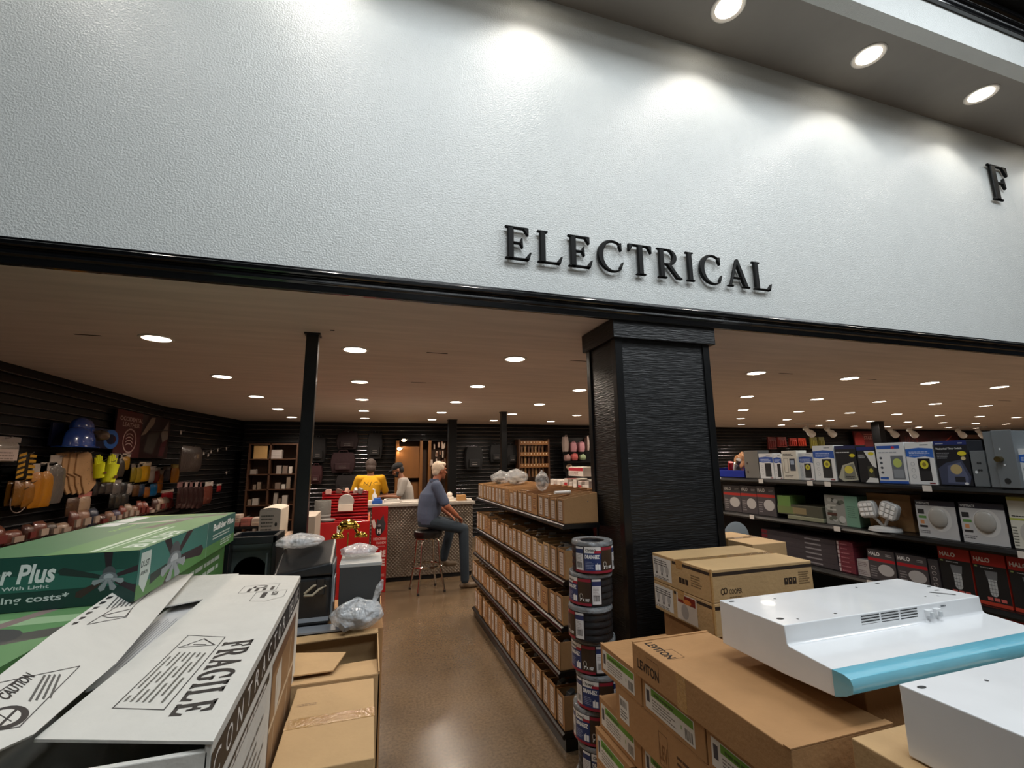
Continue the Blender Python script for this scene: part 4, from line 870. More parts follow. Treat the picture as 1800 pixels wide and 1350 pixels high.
# raised second flap, lifted towards the left: one tilted plane
A_, B_, C_ = at(332, 1012, Z=1.222), at(60, 1292, Z=1.214), at(0, 1186, Z=1.285)
PN = (B_-A_).cross(C_-A_).normalized(); PN = PN if PN.z > 0 else -PN
def onp(x, y):
    d = fw+(x-900)/FPX*rt2-(y-675)/FPX*up2; return CAM+d*((A_-CAM).dot(PN)/d.dot(PN))
out = [(340, 1008), (332, 1018), (270, 1090), (205, 1165), (110, 1246), (60, 1290), (-60, 1345), (-130, 1290), (0, 1186), (95, 1112), (200, 1040), (236, 1020)]
q_ = [q3(onp(*p)) for p in out]; b = MB(); n = len(q_); lo_ = [p-PN*.005 for p in q_]
b.add(q_+lo_, [tuple(range(n)), tuple(range(2*n-1, n-1, -1))]+[(i, n+i, n+(i+1) % n, (i+1) % n) for i in range(n)], M_wcard)
b.build('raised_flap', t, label='second lid flap bent upwards to the left')
O_ = q3(onp(155, 1100)); U_ = (q3(onp(285, 1022))-O_).normalized(); V_ = PN.cross(U_)
def pf(f, x, y): v = q3(onp(x, y))-O_; return (v.dot(U_), v.dot(V_))
def prints(name, fn):
    f = Face(O_, U_, V_); f.k = 4; fn(f); f.build(name, t)
def pl(f, pts, w=.0018, c='222226', cl=False): f.line([pf(f, *p) for p in pts], w, c, cl)
def warn(f):
    pl(f, [(153, 1098), (272, 1026), (287, 1020), (233, 1068), (222, 1085)], cl=True); pl(f, [(178, 1083), (232, 1070), (220, 1084), (190, 1086)], .0022, cl=True)
    for q in range(6): pl(f, [(188+q*8, 1070-q*1.0), (225+q*9, 1030-q*.8)], .0035, '5a5a58')
prints('warning_print', warn)
def stencil(f):
    for q in range(6): x, y = 125+q*12, 1099-q*9; f.poly([pf(f, x, y), pf(f, x+9, y-2), pf(f, x+15, y-6), pf(f, x+5, y-5)], '17171a')
prints('stencil_print', stencil)
def caution(f):
    pl(f, [(0, 1200), (140, 1171), (34, 1278), (-40, 1290)]); pl(f, [(0, 1215), (38, 1190)]); 
    for q in range(4): pl(f, [(60+q*12-8, 1232-q*2), (78+q*9, 1188-q*.5)], .004, '4a4a48')
    c = [(5, 1260)]; R_ = [pf(f, 10+40*cos(a)+9*sin(a), 1262-4*cos(a)-21*sin(a)) for a in [2*pi*k/24 for k in range(24)]]; f.poly(R_, '17171a')
    R_ = [pf(f, 6+30*cos(a)+6*sin(a), 1262-3*cos(a)-15*sin(a)) for a in [2*pi*k/24 for k in range(24)]]; f.poly(R_, 'cfccc4'); pl(f, [(0, 1275), (28, 1248)], .004, '17171a'); pl(f, [(-10, 1252), (18, 1268)], .003, '17171a')
    a0 = pf(f, 12, 1232); a1 = pf(f, 62, 1190); L_ = sqrt((a1[0]-a0[0])**2+(a1[1]-a0[1])**2); f.text('CAUTION', a0[0], a0[1], .018, '1c1c1e', w=L_, bold=.02, rot=math.degrees(atan2(a1[1]-a0[1], a1[0]-a0[0])))
prints('caution_print', caution)
b = MB(); sheet(b, [q3(at(290, 1066, Z=1.192)), q3(at(372, 1050, Z=1.192)), q3(at(420, 1008, Z=1.192)), q3(at(335, 1012, Z=1.192))], .004, M_wcard); b.build('end_flap', t)
SQ = [q3(at(150, 1215, Z=1.165)), q3(at(240, 1185, Z=1.165)), q3(at(372, 1055, Z=1.165)), q3(at(285, 1060, Z=1.165))]
b = MB(); sheet(b, SQ, .003, C('d0cecc')); b.build('inner_sheet', t, label='folded printed paper showing between the flaps')
f = Face(SQ[1], SQ[2]-SQ[1], Vector((0, 0, 1)).cross(SQ[2]-SQ[1])); 
for q in range(16): f.rect(.06, .01+q*.008, .34+.02*(q % 3), .0022, '8a8a8c')
f.build('instruction_print', t)
f = Face((x1+.005, y0, 0), (xr-x1-.005, y1-y0, 0), (0, 0, 1)); L_ = 1.185; H = .594
f.rect(0, H-.085, L_, .068, '0f0f10')
word = 'CONTRACTOR'; 
for k, ch in enumerate(word): f.text(ch, .018+k*.082, H-.074, .044, 'dcdad6', w=.045, bold=.0)
for k, ch in enumerate('DELUXE'): f.text(ch, .90+k*.042, H-.074, .044, 'dcdad6', w=.030, bold=.0)
f.rect(0, H-.102, L_, .012, 'd8d5ce').rect(0, H-.13, .55, .022, '0f0f10').lines(.03, H-.127, .48, .016, 1, 'c8c6c2', .7, 0)
f.rect(.60, .05, .50, H-.16, '6b4a30').rect(.62, .07, .46, H-.22, '8c6a48').rect(.60, .3, .5, .015, 'c9b59a').poly([(.70, .30), (.80, .34), (.78, .44), (.68, .42)], 'c9c4ba').lines(.03, .05, .5, H-.22, 14, '6a6864', .35)
f.line([(.9, .05), (1.0, .42)], .012, 'b8a68c').line([(.66, .08), (.72, .4)], .008, 'b8a68c')
f.build('printed_side', t)
f = sideface(x0, x1, y0, y1, 0, '-y'); f.rect(.02, .28, .33, H-.345, '111112').frame(.30, .50, .05, .04, .002, 'c8c6c2').rect(.365, .1, .004, H-.15, '3a3a3c'); f.build('printed_front', t)
carton('floor_carton', 'plain carton on the floor under the white FRAGILE carton', 'box', -.66, -.24, .95, 2.1, 0, .598)
# two brown cartons beside it
c = carton('cardboard_carton', 'taped brown carton right of the white carton, nearest the camera', 'box', -.235, .042, 1.52, 2.035, .33, .815, M_card2)
w, d, h = c['_w'], c['_d'], c['_h']; MB().box(-w/2, w/2+.001, -.03, .03, h-.02, h+.0012, M_tape).build('tape', c, label='shiny clear tape across the lid seam'); f = cf(c, 'top'); f.line([(0, d/2), (w, d/2)], .003, '6a4a2a').lines(.02, d*.72, .07, .02, 2, '7a5a38', .4); f.build('lid_seam', c)
t = T('cardboard_carton', 'open brown carton with folded-in flaps behind the taped one', 'box', (-.135, 2.30, 0))
b = MB(); W2, D2, H2 = .20, .25, .83; e = .005
b.box(-W2, W2, -D2, -D2+e, 0, H2-.01, M_card2).box(-W2, W2, D2-e, D2, 0, H2, M_card2).box(-W2, -W2+e, -D2, D2, 0, H2, M_card2).box(W2-e, W2, -D2, D2, 0, H2, M_card2).box(-W2, W2, -D2, D2, 0, e, M_cardin)
b.build('carton_body', t)
b = MB(); sheet(b, [(-W2, -D2, H2-.008), (W2-.006, -D2, H2-.008), (W2-.008, -.02, H2-.04), (-W2, -.03, H2-.045)], .005, M_card2); b.build('near_flap', t)
b = MB(); sheet(b, [(-W2, D2, H2+.002), (W2, D2, H2+.002), (W2, D2-.07, H2+.004), (-W2, D2-.07, H2-.006)], .005, M_card2); b.build('far_flap', t)
b = MB(); sheet(b, [(-W2, -D2+.05, H2+.006), (.02, -D2+.07, H2+.0), (.06, .02, H2-.01), (-W2, .04, H2+.01)], .005, M_card2); b.build('side_flap', t)
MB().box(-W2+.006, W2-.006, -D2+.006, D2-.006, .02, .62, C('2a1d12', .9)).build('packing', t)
carton('floor_carton', 'carton on the floor under the taped brown carton', 'box', -.235, .042, 1.5, 2.03, 0, .328)
# things standing behind them, on a table of cartons
carton('floor_carton', 'carton on the floor under the black case and the grey cabinet', 'box', -.44, .09, 2.56, 3.15, 0, .828, M_card)
M_case = mat('case_black', '1a1c1e', .28, bump=.05, bscale=60, spec=.6)
t = T('equipment_case', 'black plastic equipment case with a rope through its latch', 'case', (-.30, 2.78, .83))
MB().box(-.15, .125, -.12, .12, 0, .245, M_case).build('case_body', t, bevel=.02, seg=3)
b = MB(); b.hexa([(-.16, -.128, .25), (.13, -.128, .25), (.13, .13, .25), (-.16, .13, .25)], [(-.15, -.118, .27), (.125, -.118, .31), (.125, .125, .40), (-.15, .125, .36)], M_case); b.build('lid', t, bevel=.014, seg=3)
MB().box(.126, .134, -.10, .10, .02, .30, C('6f7578', .4)).build('gasket_edge', t, bevel=.002)
MB().box(.134, .138, -.06, .06, .10, .22, C('b9bcc0', .3)).build('instruction_leaflet', t)
b = MB(); b.tube([(.0, -.125, .16), (.04, -.15, .165), (.07, -.145, .19), (.10, -.13, .20), (.075, -.128, .215), (.04, -.135, .205), (.0, -.125, .17)], .006, C('b5a890', .8), 8); b.build('rope_tie', t, smooth=True)
MB().box(.055, .095, -.14, -.12, .16, .24, M_case).build('latch', t, bevel=.004)
MB().box(-.15, .12, -.123, -.119, .03, .05, C('8d9298', .3)).build('rib_strip', t)
M_cab = mat('cabinet_grey', '3a3c3d', .45); 
t = T('steel_cabinet', 'small dark grey steel cabinet under crumpled plastic, behind the silver bag', 'cabinet', (-.035, 2.86, .83))
MB().box(-.105, .11, -.13, .14, 0, .265, M_cab).build('cabinet_body', t, bevel=.003)
MB().box(-.108, .113, -.133, .143, .265, .285, C('a9a9a6', .4)).build('lid_rim', t, bevel=.003)
bagpile('plastic_wrap_heap', 'crumpled clear plastic heaped on the grey steel cabinet', 'plastic wrap', (-.05, 2.9, 1.118), .10, film('milky_film', 'e2e2e2', .12, .5, (11, .08)), 21, None, (1.1, .9, .35))
bagpile('plastic_wrap_heap', 'crumpled clear plastic heaped on the black equipment case', 'plastic wrap', (-.36, 2.82, 1.20), .12, film('milky_film'), 27, None, (1.1, .8, .3))
t = bagpile('fittings_bag', 'knotted silver-clear plastic bag on the edge of the open carton', 'bag', (-.035, 2.545, .836), .125, film('bag_film', 'dfe4e8', .06, .5, (11, .08)), 33, C('8a8c8f', .3, .3), (1.08, .62, .55), 22)
MB().tube([(.07, 0, .11), (.085, 0, .15), (.10, 0, .19), (.115, 0, .225)], [.008, .014, .02, .006], film('bag_film'), 9).build('knotted_neck', t, smooth=True)
g = T('flat_sheet', 'flat grey sheet lying under the black case', 'sheet', (-.27, 2.60, .831)); 
MB().box(-.12, .16, -.045, .05, 0, .008, C('84878c', .35)).build('sheet', g)
g.location.z = .836; g.location.y = 2.60
# brass lamp part
M_brass = mat('brass', 'c9a24a', .15, metal=1)
t = T('brass_fitting', 'shiny brass three-cluster fitting standing in front of the red rack', 'fitting', (-.12, 3.08, .83))
b = MB().lathe([(.03, 0), (.03, .01), (.004, .014), (.004, .40)], (0, 0, 0), M_brass, 16); b.build('stem', t, smooth=True)
for (x, z, r) in [(0, .45, .055), (-.06, .385, .032), (.075, .385, .034)]:
    b = MB().ball((x, 0, z), (r, r*.8, r*.55), M_brass, 18, 8)
    b.build('shell', t, smooth=True)
    g = MB()
    for k in range(7): g.ball((x+r*cos(k*.9), -r*.4*abs(sin(k)), z-r*.25), r*.26, M_brass, 8, 6)
    g.build('bead_ring', t, smooth=True)
MB().tube([(-.05, 0, .39), (-.03, 0, .43)], .009, M_brass).tube([(.06, 0, .39), (.035, 0, .43)], .009, M_brass).build('side_arms', t, smooth=True)
# open metal enclosure and boxes by the slim post
t = T('open_enclosure', 'black framed open enclosure with a grey round panel, right of the green box', 'electrical box', (-.60, 3.02, .70))
m = M_case; MB().box(-.14, .115, -.12, -.10, .52, .56, m).box(.09, .115, -.12, .12, 0, .56, m).box(-.14, -.115, -.12, .12, 0, .56, m).box(-.14, .115, .10, .12, 0, .56, m).box(-.14, .115, -.12, -.10, 0, .06, m).build('frame', t, bevel=.004)
MB().box(-.115, .09, -.06, -.05, .06, .52, C('3b4340', .4)).build('back_plate', t)
MB().lathe([(.002, 0), (.085, 0), (.085, .006), (.002, .006)], (-.02, -.06, .36), C('565f5c', .4), 28, 'Y').build('round_cover', t)
MB().tube([(.06, -.065, .08), (.06, -.065, .46)], .006, C('8a9290', .3, .6)).build('hinge_rod', t)
carton('floor_carton', 'carton on the floor under the open enclosure', 'box', -.76, -.47, 2.86, 3.2, 0, .698)
c = carton('tall_white_carton', 'tall whitish carton behind the slim black post', 'box', -.775, -.535, 3.46, 3.86, 0, 1.155, C('9fa39d', .6)); w, d, h = c['_w'], c['_d'], c['_h']; MB().box(-w/2-.004, w/2+.004, -d/2-.004, d/2+.004, h-.05, h+.003, C('b59a84', .6)).build('lid', c, bevel=.003)
c = carton('small_white_carton', 'small white carton with arched lid on top of the tall carton', 'box', -.705, -.575, 3.5, 3.82, 1.160, 1.345, C('cbbfae', .6)); w, d, h = c['_w'], c['_d'], c['_h']; MB().prism(arc(0, h, w/2, .018, 0, 180, 12), (0, d/2, 0), (1, 0, 0), (0, 0, 1), d, C('cbbfae', .6)).build('arched_lid', c); f = cf(c, '-y'); f.lines(.012, h*.3, w*.65, h*.6, 5, '6a6458').rect(.02, .02, w*.6, .012, '3a3630').ell(w*.8, h*.5, .008, .014, '3a3630'); f.build('printed_front', c)
carton('white_carton', 'white carton stack behind the slim post, right of the small arched one', 'box', -.52, -.38, 3.75, 4.15, 0, 1.27, C('b9ab9c', .6))
# ================= red pipe fitting rack =================
M_red = mat('rack_red', 'a80f16', .25, spec=.6, coat=.3)
t = T('display_rack', 'bright red stepped display rack of pipe fittings at the counter end', 'display rack', (-.2, 5.9, 0))
def lo(x, y, z): return (x+.2, y-5.9, z)
b = MB(); b.box(-.47, .21, -.42, -.40, 0, 1.02, M_red).build('front_panel', t, bevel=.004)
b = MB(); b.box(-.47, .21, -.40, 0, .88, .90, M_red).build('tray', t)
b = MB(); b.box(-.47, -.45, -.40, .5, 0, 1.02, M_red); b.build('side_panel', t)
b = MB(); b.box(.19, .21, -.40, .5, 0, 1.02, M_red); b.build('side_panel', t)
b = MB()
for k in range(11):
    s = k/10; y = -.12+s*.55; z = .98+s*.30
    b.box(-.36+.0*s, .19-.03*s, y, y+.045, z, z+.012, M_red).box(-.36, .19-.03*s, y, y+.006, z, z+.026, M_red)
b.build('stepped_slats', t, bevel=.002)
b = MB(); b.box(-.38, .18, .44, .46, .9, 1.30, M_red); b.build('back_board', t)
# printed end panel
b = MB().box(.235, .44, .56, .62, 0, 1.08, M_red); b.build('end_panel', t, bevel=.004)
f = Face(lo(.035, 6.458, 0), (1, 0, 0), (0, 0, 1)); f.k = 5
f.poly([(.05, .78), (.07, .93), (.10, .90), (.15, .98), (.16, .90), (.18, .86), (.165, .78), (.13, .73), (.10, .70)], '3a3a3e').ell(.095, .77, .045, .06, '1c1a1c').ell(.10, .84, .02, .014, '8a8a90').text('H', .075, .735, .06, 'd8d8d8', w=.045, bold=.05).poly([(.0, .90), (.03, .93), (.06, .84), (.04, .80), (.02, .82)], 'd8cfc9')
f.text('HERCULES', .03, .655, .032, 'd9a7a4', w=.16, bold=.03).text('HANDS', .07, .605, .03, 'd9a7a4', w=.12, bold=.03).lines(.05, .57, .13, .02, 1, 'b06a68', .6, 0)
f.text('RE', .12, .44, .085, 'd8c4c0', w=.07, bold=.05).text('E', .13, .33, .085, 'd8c4c0', w=.055, bold=.05).lines(.12, .2, .07, .04, 2, 'c08a88'); f.build('printed_emblem', t, 'dark emblem and pale lettering on the red end panel')
def small(name, lab, cat, loc, fn, **k):
    o = T(name, lab, cat, loc); b = MB(); fn(b); b.build('body', o, **k); return o
zt_ = .90
t2 = T('mesh_roll', 'grey translucent roll standing in the red rack tray', 'roll', (-.515, 5.78, zt_))
MB().lathe([(.085, 0), (.09, .01), (.09, .33), (.085, .34), (.07, .34), (.07, .02)], (0, 0, 0), mat('grey_roll', '6e6c68', .4, bump=.4, bscale=40), 28).build('roll_wall', t2, smooth=True); MB().lathe([(.092, .16), (.094, .17), (.092, .18)], (0, 0, 0), C('9a9894'), 28).build('band', t2, smooth=True)
t2 = T('pipe_collar', 'black pipe collar with grey rim in front of the mesh roll', 'pipe fitting', (-.44, 5.60, zt_))
MB().lathe([(.06, 0), (.07, .01), (.07, .13), (.055, .13), (.055, .02)], (0, 0, 0), M_blkpl, 28).build('collar', t2, smooth=True); MB().lathe([(.055, .13), (.078, .13), (.078, .145), (.055, .145)], (0, 0, 0), C('8d8a88', .3), 28).build('rim', t2, smooth=True)
t2 = T('round_tin', 'silver round tin leaning beside the mesh roll in the red rack', 'tin', (-.27, 5.95, 1.10)); MB().lathe([(.002, -.04), (.085, -.04), (.09, 0), (.085, .04), (.06, .045), (.002, .035)], (0, 0, .1), C('b5b1ad', .3, .3), 28, 'Y').build('tin', t2, smooth=True)
MB().box(-.085, .08, -.09, -.055, -.0, .075, C('d8ccbc')).build('card_label', t2)
rr = random.Random(9); Gf = 'loose fittings in the red rack'
kinds = ['black elbow fitting', 'grey cylindrical coupling', 'black tee fitting', 'silver hose clamp', 'dark coupling', 'white packet']
spots = [(-.32, 5.6, zt_, 0), (-.22, 5.62, zt_, 1), (-.13, 5.6, zt_, 2), (-.60, 5.6, zt_, 3), (-.52, 5.54, zt_, 4), (-.33, 5.54, zt_, 5), (-.25, 5.72, zt_, 0), (-.06, 5.58, zt_, 4)]
wh = ['right of the collar', 'mid tray', 'at the tray right', 'at the far left of the tray', 'before the mesh roll', 'before the collar', 'behind the others', 'at the tray right end']
for (x, y, z, k), where in zip(spots, wh):
    o = T('pipe_fitting', '%s lying in the red rack tray, %s' % (kinds[k], where), 'pipe fitting', (x, y, z), rr.uniform(0, 3), Gf)
    m = C(['1b1b1c', '6a6866', '242426', '9a9894', '2f2d2c', 'd5cfc8'][k], .3, .7 if k == 3 else 0)
    MB().tube([(-.05, 0, .04), (0, 0, .04), (.03, 0, .045), (.045, 0, .09)], [.036, .036, .036, .033], m, 14).build('fitting_body', o, smooth=True); MB().tube([(-.06, 0, .04), (-.045, 0, .04)], .042, m, 14).build('fitting_collar', o, smooth=True)
for k, (x, y, dz, col, lab) in enumerate([(-.50, 6.25, .0, 'cfa9a0', 'pale pink packet'), (-.38, 6.3, 0, '6a4a40', 'brown fitting'), (-.28, 6.28, 0, 'c8a090', 'peach packet'), (-.18, 6.3, 0, 'c9c2bc', 'white fitting'), (-.12, 6.27, 0, '8a8682', 'grey fitting')]):
    o = T('small_packet', '%s on the top step of the red rack' % lab, 'packet', (x, y, 1.275), k*.6); MB().cbox((0, 0, .03), (.07, .04, .06), C(col, .4), Matrix.Rotation(.3*k, 3, 'Y')).build('packet', o, bevel=.008)
# ================= counter =================
def plate_mat():
    m = mat('diamond_plate', '7c7368', .36, metal=.55, var=.1, vscale=3); n = m.node_tree.nodes; L = m.node_tree.links; b = n['Principled BSDF']
    tc = [x for x in n if x.type == 'TEX_COORD'][0]; hs_ = []
    for ang in (45, -45):
        mp = n.new('ShaderNodeMapping'); mp.inputs['Rotation'].default_value = (0, radians(ang), 0); mp.inputs['Scale'].default_value = (1, 0, 1); L.new(tc.outputs['Object'], mp.inputs[0])
        wv = n.new('ShaderNodeTexWave'); wv.inputs['Scale'].default_value = 9; wv.bands_direction = 'X'; L.new(mp.outputs[0], wv.inputs['Vector']); hs_.append(wv)
    mm = n.new('ShaderNodeMath'); mm.operation = 'MULTIPLY'; L.new(hs_[0].outputs['Fac'], mm.inputs[0]); L.new(hs_[1].outputs['Fac'], mm.inputs[1])
    bp = n.new('ShaderNodeBump'); bp.inputs['Strength'].default_value = .9; bp.inputs['Distance'].default_value = .006; L.new(mm.outputs[0], bp.inputs['Height']); L.new(bp.outputs[0], b.inputs['Normal'])
    return m
t = T('service_counter', 'long service counter with diamond plate front and pale grey top', 'counter', (.55, 7.3, 0))
MB().box(-1.2, .95, -.35, .35, .06, 1.03, plate_mat()).build('counter_body', t)
MB().box(-1.2, .94, -.33, .35, 0, .06, M_dark).build('toe_kick', t)
MB().box(-1.22, .98, -.40, .42, 1.03, 1.072, mat('counter_top_grey', '9a948c', .4)).build('counter_top', t, bevel=.006)
def onc(x, y=7.1): return at(x, 880, Y=y).x
def item(name, lab, cat, x0, x1, d, h, col, y=7.1, z=1.072, bev=.006, extra=None):
    a, b_ = onc(x0, y), onc(x1, y); o = T(name, lab, cat, ((a+b_)/2, y, z)); MB().box(-(b_-a)/2, (b_-a)/2, -d/2, d/2, 0, h, C(col, .4)).build('body', o, bevel=bev)
    if extra: extra(o, b_-a)
    return o
item('paper_stack', 'flat white paper stack at the left end of the counter', 'papers', 648, 656, .12, .05, 'c9c2ba')
o = item('supply_tray', 'bright blue plastic tray on the counter behind the red rack', 'tray', 654, 672, .14, .05, '1f4f9c')
MB().box(-.05, .05, -.05, .05, .05, .08, C('2a62b4', .4)).build('tray_insert', o, bevel=.004)
o = T('pump_bottle', 'white pump bottle standing behind the blue tray on the counter', 'bottle', (onc(658, 7.32), 7.32, 1.072)); MB().lathe([(.002, 0), (.035, 0), (.035, .11), (.014, .135), (.014, .15), (.002, .15)], (0, 0, 0), C('d9d6d2', .3), 18).build('bottle', o, smooth=True); MB().tube([(0, 0, .15), (0, 0, .19), (-.03, 0, .195)], .008, C('d9d6d2', .3)).build('pump_head', o, smooth=True)
o = item('desk_phone', 'whitish desk machine on the counter in front of the capped man', 'office machine', 675, 702, .2, .05, 'c9c5bf', 7.2); MB().box(-.08, .08, -.06, .04, .05, .062, C('6a665f')).build('keypad', o, bevel=.003)
item('papers', 'loose white papers on the counter left of the seated man', 'papers', 706, 734, .25, .012, 'c5beb6', 7.2)
item('papers', 'white papers under the desk machine at the counter edge', 'papers', 672, 703, .12, .012, 'bdb6ae', 7.02)
o = T('tissue_dispenser', 'white tissue dispenser on the counter right of the seated man', 'dispenser', (onc(790, 7.15), 7.15, 1.072)); MB().box(-.06, .06, -.05, .05, 0, .06, C('d9cfc2')).build('box', o, bevel=.006); MB().ball((0, 0, .09), (.045, .04, .045), C('e2d8cc'), 12, 8).build('tissue', o, smooth=True)
o = item('cardboard_box', 'small brown cardboard box on the right end of the counter', 'box', 803, 818, .1, .085, 'a97f4e', 7.1, bev=.003)
item('paper_stack', 'crumpled white paper at the right corner of the counter', 'papers', 820, 828, .1, .03, 'cfc6bc', 7.05)
item('paper_stack', 'white paper beside the tissue dispenser on the counter', 'papers', 784, 801, .14, .02, 'd2c6b8', 7.0)
# stool
M_chrome = mat('chrome', 'b9b4ac', .12, metal=1)
t = T('bar_stool', 'chrome bar stool with black round seat under the seated man', 'stool', (.765, 6.36, 0))
MB().lathe([(.002, .67), (.17, .67), (.185, .685), (.19, .72), (.185, .755), (.16, .77), (.002, .772)], (0, 0, 0), mat('black_vinyl', '0f0e0f', .3, spec=.5), 36).build('seat', t, smooth=True)
MB().lathe([(.168, .660), (.176, .664), (.176, .674), (.168, .676)], (0, 0, 0), M_chrome, 32).build('seat_band', t, smooth=True)
for a in (45, 135, 225, 315):
    ca, sa = cos(radians(a+12)), sin(radians(a+12)); b = MB().tube([(.12*ca, .12*sa, .67), (.16*ca, .16*sa, .62), (.19*ca, .19*sa, .3), (.25*ca, .25*sa, .012)], .014, M_chrome, 10); LG = b.build('leg', t, smooth=True)
    MB().lathe([(.002, 0), (.017, 0), (.017, .02), (.012, .03)], (.25*ca, .25*sa, 0), C('151515'), 10).build('foot_cap', LG)
b = MB(); b.loft([[(r*cos(2*pi*k/40), r*sin(2*pi*k/40), z) for k in range(40)] for r, z in [(.195, .30), (.207, .31), (.207, .322), (.195, .332), (.186, .322), (.186, .31), (.195, .30)]], M_chrome, cap=False); b.build('foot_ring', t, smooth=True)
# ================= people =================
def blob(name, parts, m, parent, vox=.007, smooth=6, label=None):
    b = MB()
    for p in parts:
        if p[0] == 'c':
            _, a, c_, r0, r1 = p; a = Vector(a); c_ = Vector(c_); n = 14; ax = (c_-a); L_ = ax.length; ax.normalize()
            pts = []; rad = []
            for k in range(5):
                q = radians(88-22*k); pts.append(a-ax*r0*sin(q)); rad.append(r0*cos(q))
            for k in range(1, 5): pts.append(a.lerp(c_, k/5)); rad.append(r0+(r1-r0)*k/5)
            for k in range(5):
                q = radians(22*k); pts.append(c_+ax*r1*sin(q)); rad.append(r1*cos(q))
            b.tube(pts, rad, m, n)
        elif p[0] == 'e':
            _, c_, r, R_ = p; k = MB(); k.ball((0, 0, 0), r, m, 20, 14); R_ = R_ or Matrix.Identity(3)
            b.add([R_ @ Vector(v)+Vector(c_) for v in k.v], k.f, m)
        elif p[0] == 'l':       # rings: (centre, rx, ry, yaw)
            rings = []
            for c_, rx, ry, yw in p[1]:
                rings.append([(c_[0]+rx*cos(a)*cos(yw)-ry*sin(a)*sin(yw), c_[1]+rx*cos(a)*sin(yw)+ry*sin(a)*cos(yw), c_[2]) for a in [2*pi*j/20 for j in range(20)]])
            b.loft(rings, m)
    o = b.build(name, parent); md = o.modifiers.new('r', 'REMESH'); md.mode = 'VOXEL'; md.voxel_size = vox
    sm = o.modifiers.new('s', 'SMOOTH'); sm.iterations = smooth; sm.factor = .5
    bpy.context.view_layer.update(); dg = bpy.context.evaluated_depsgraph_get(); me = bpy.data.meshes.new_from_object(o.evaluated_get(dg))
    o.modifiers.clear(); old = o.data; o.data = me; bpy.data.meshes.remove(old)
    if not me.materials: me.materials.append(m)
    for p in me.polygons: p.use_smooth = True; p.material_index = 0
    if label: o['label'] = label
    return o
def hand(wr, dr, pn, s=1.0):
    "palm from the wrist along dr, pn = palm normal; curled fingers and a side thumb"
    wr = Vector(wr); d = Vector(dr).normalized(); n = Vector(pn); n = (n-d*n.dot(d)).normalized(); sd = d.cross(n); P = []
    for k in (-1, -.33, .33, 1): P.append(('c', wr+sd*.012*k, wr+d*.085*s+sd*.028*k*s, .014*s, .0125*s))
    for k, L_ in ((-1, .062), (-.33, .076), (.33, .08), (1, .07)):
        a = wr+d*.085*s+sd*.028*k*s; b_ = a+(d*.9+n*.45).normalized()*L_*.5*s; c_ = b_+(d*.5+n*.85).normalized()*L_*.5*s
        P += [('c', a, b_, .010*s, .009*s), ('c', b_, c_, .009*s, .0075*s)]
    a = wr+d*.025*s+sd*.026*s; b_ = a+(d*.6+sd*.8).normalized()*.042*s; c_ = b_+(d*.9+sd*.25+n*.3).normalized()*.034*s
    P += [('c', a, b_, .013*s, .011*s), ('c', b_, c_, .011*s, .0085*s)]
    return P
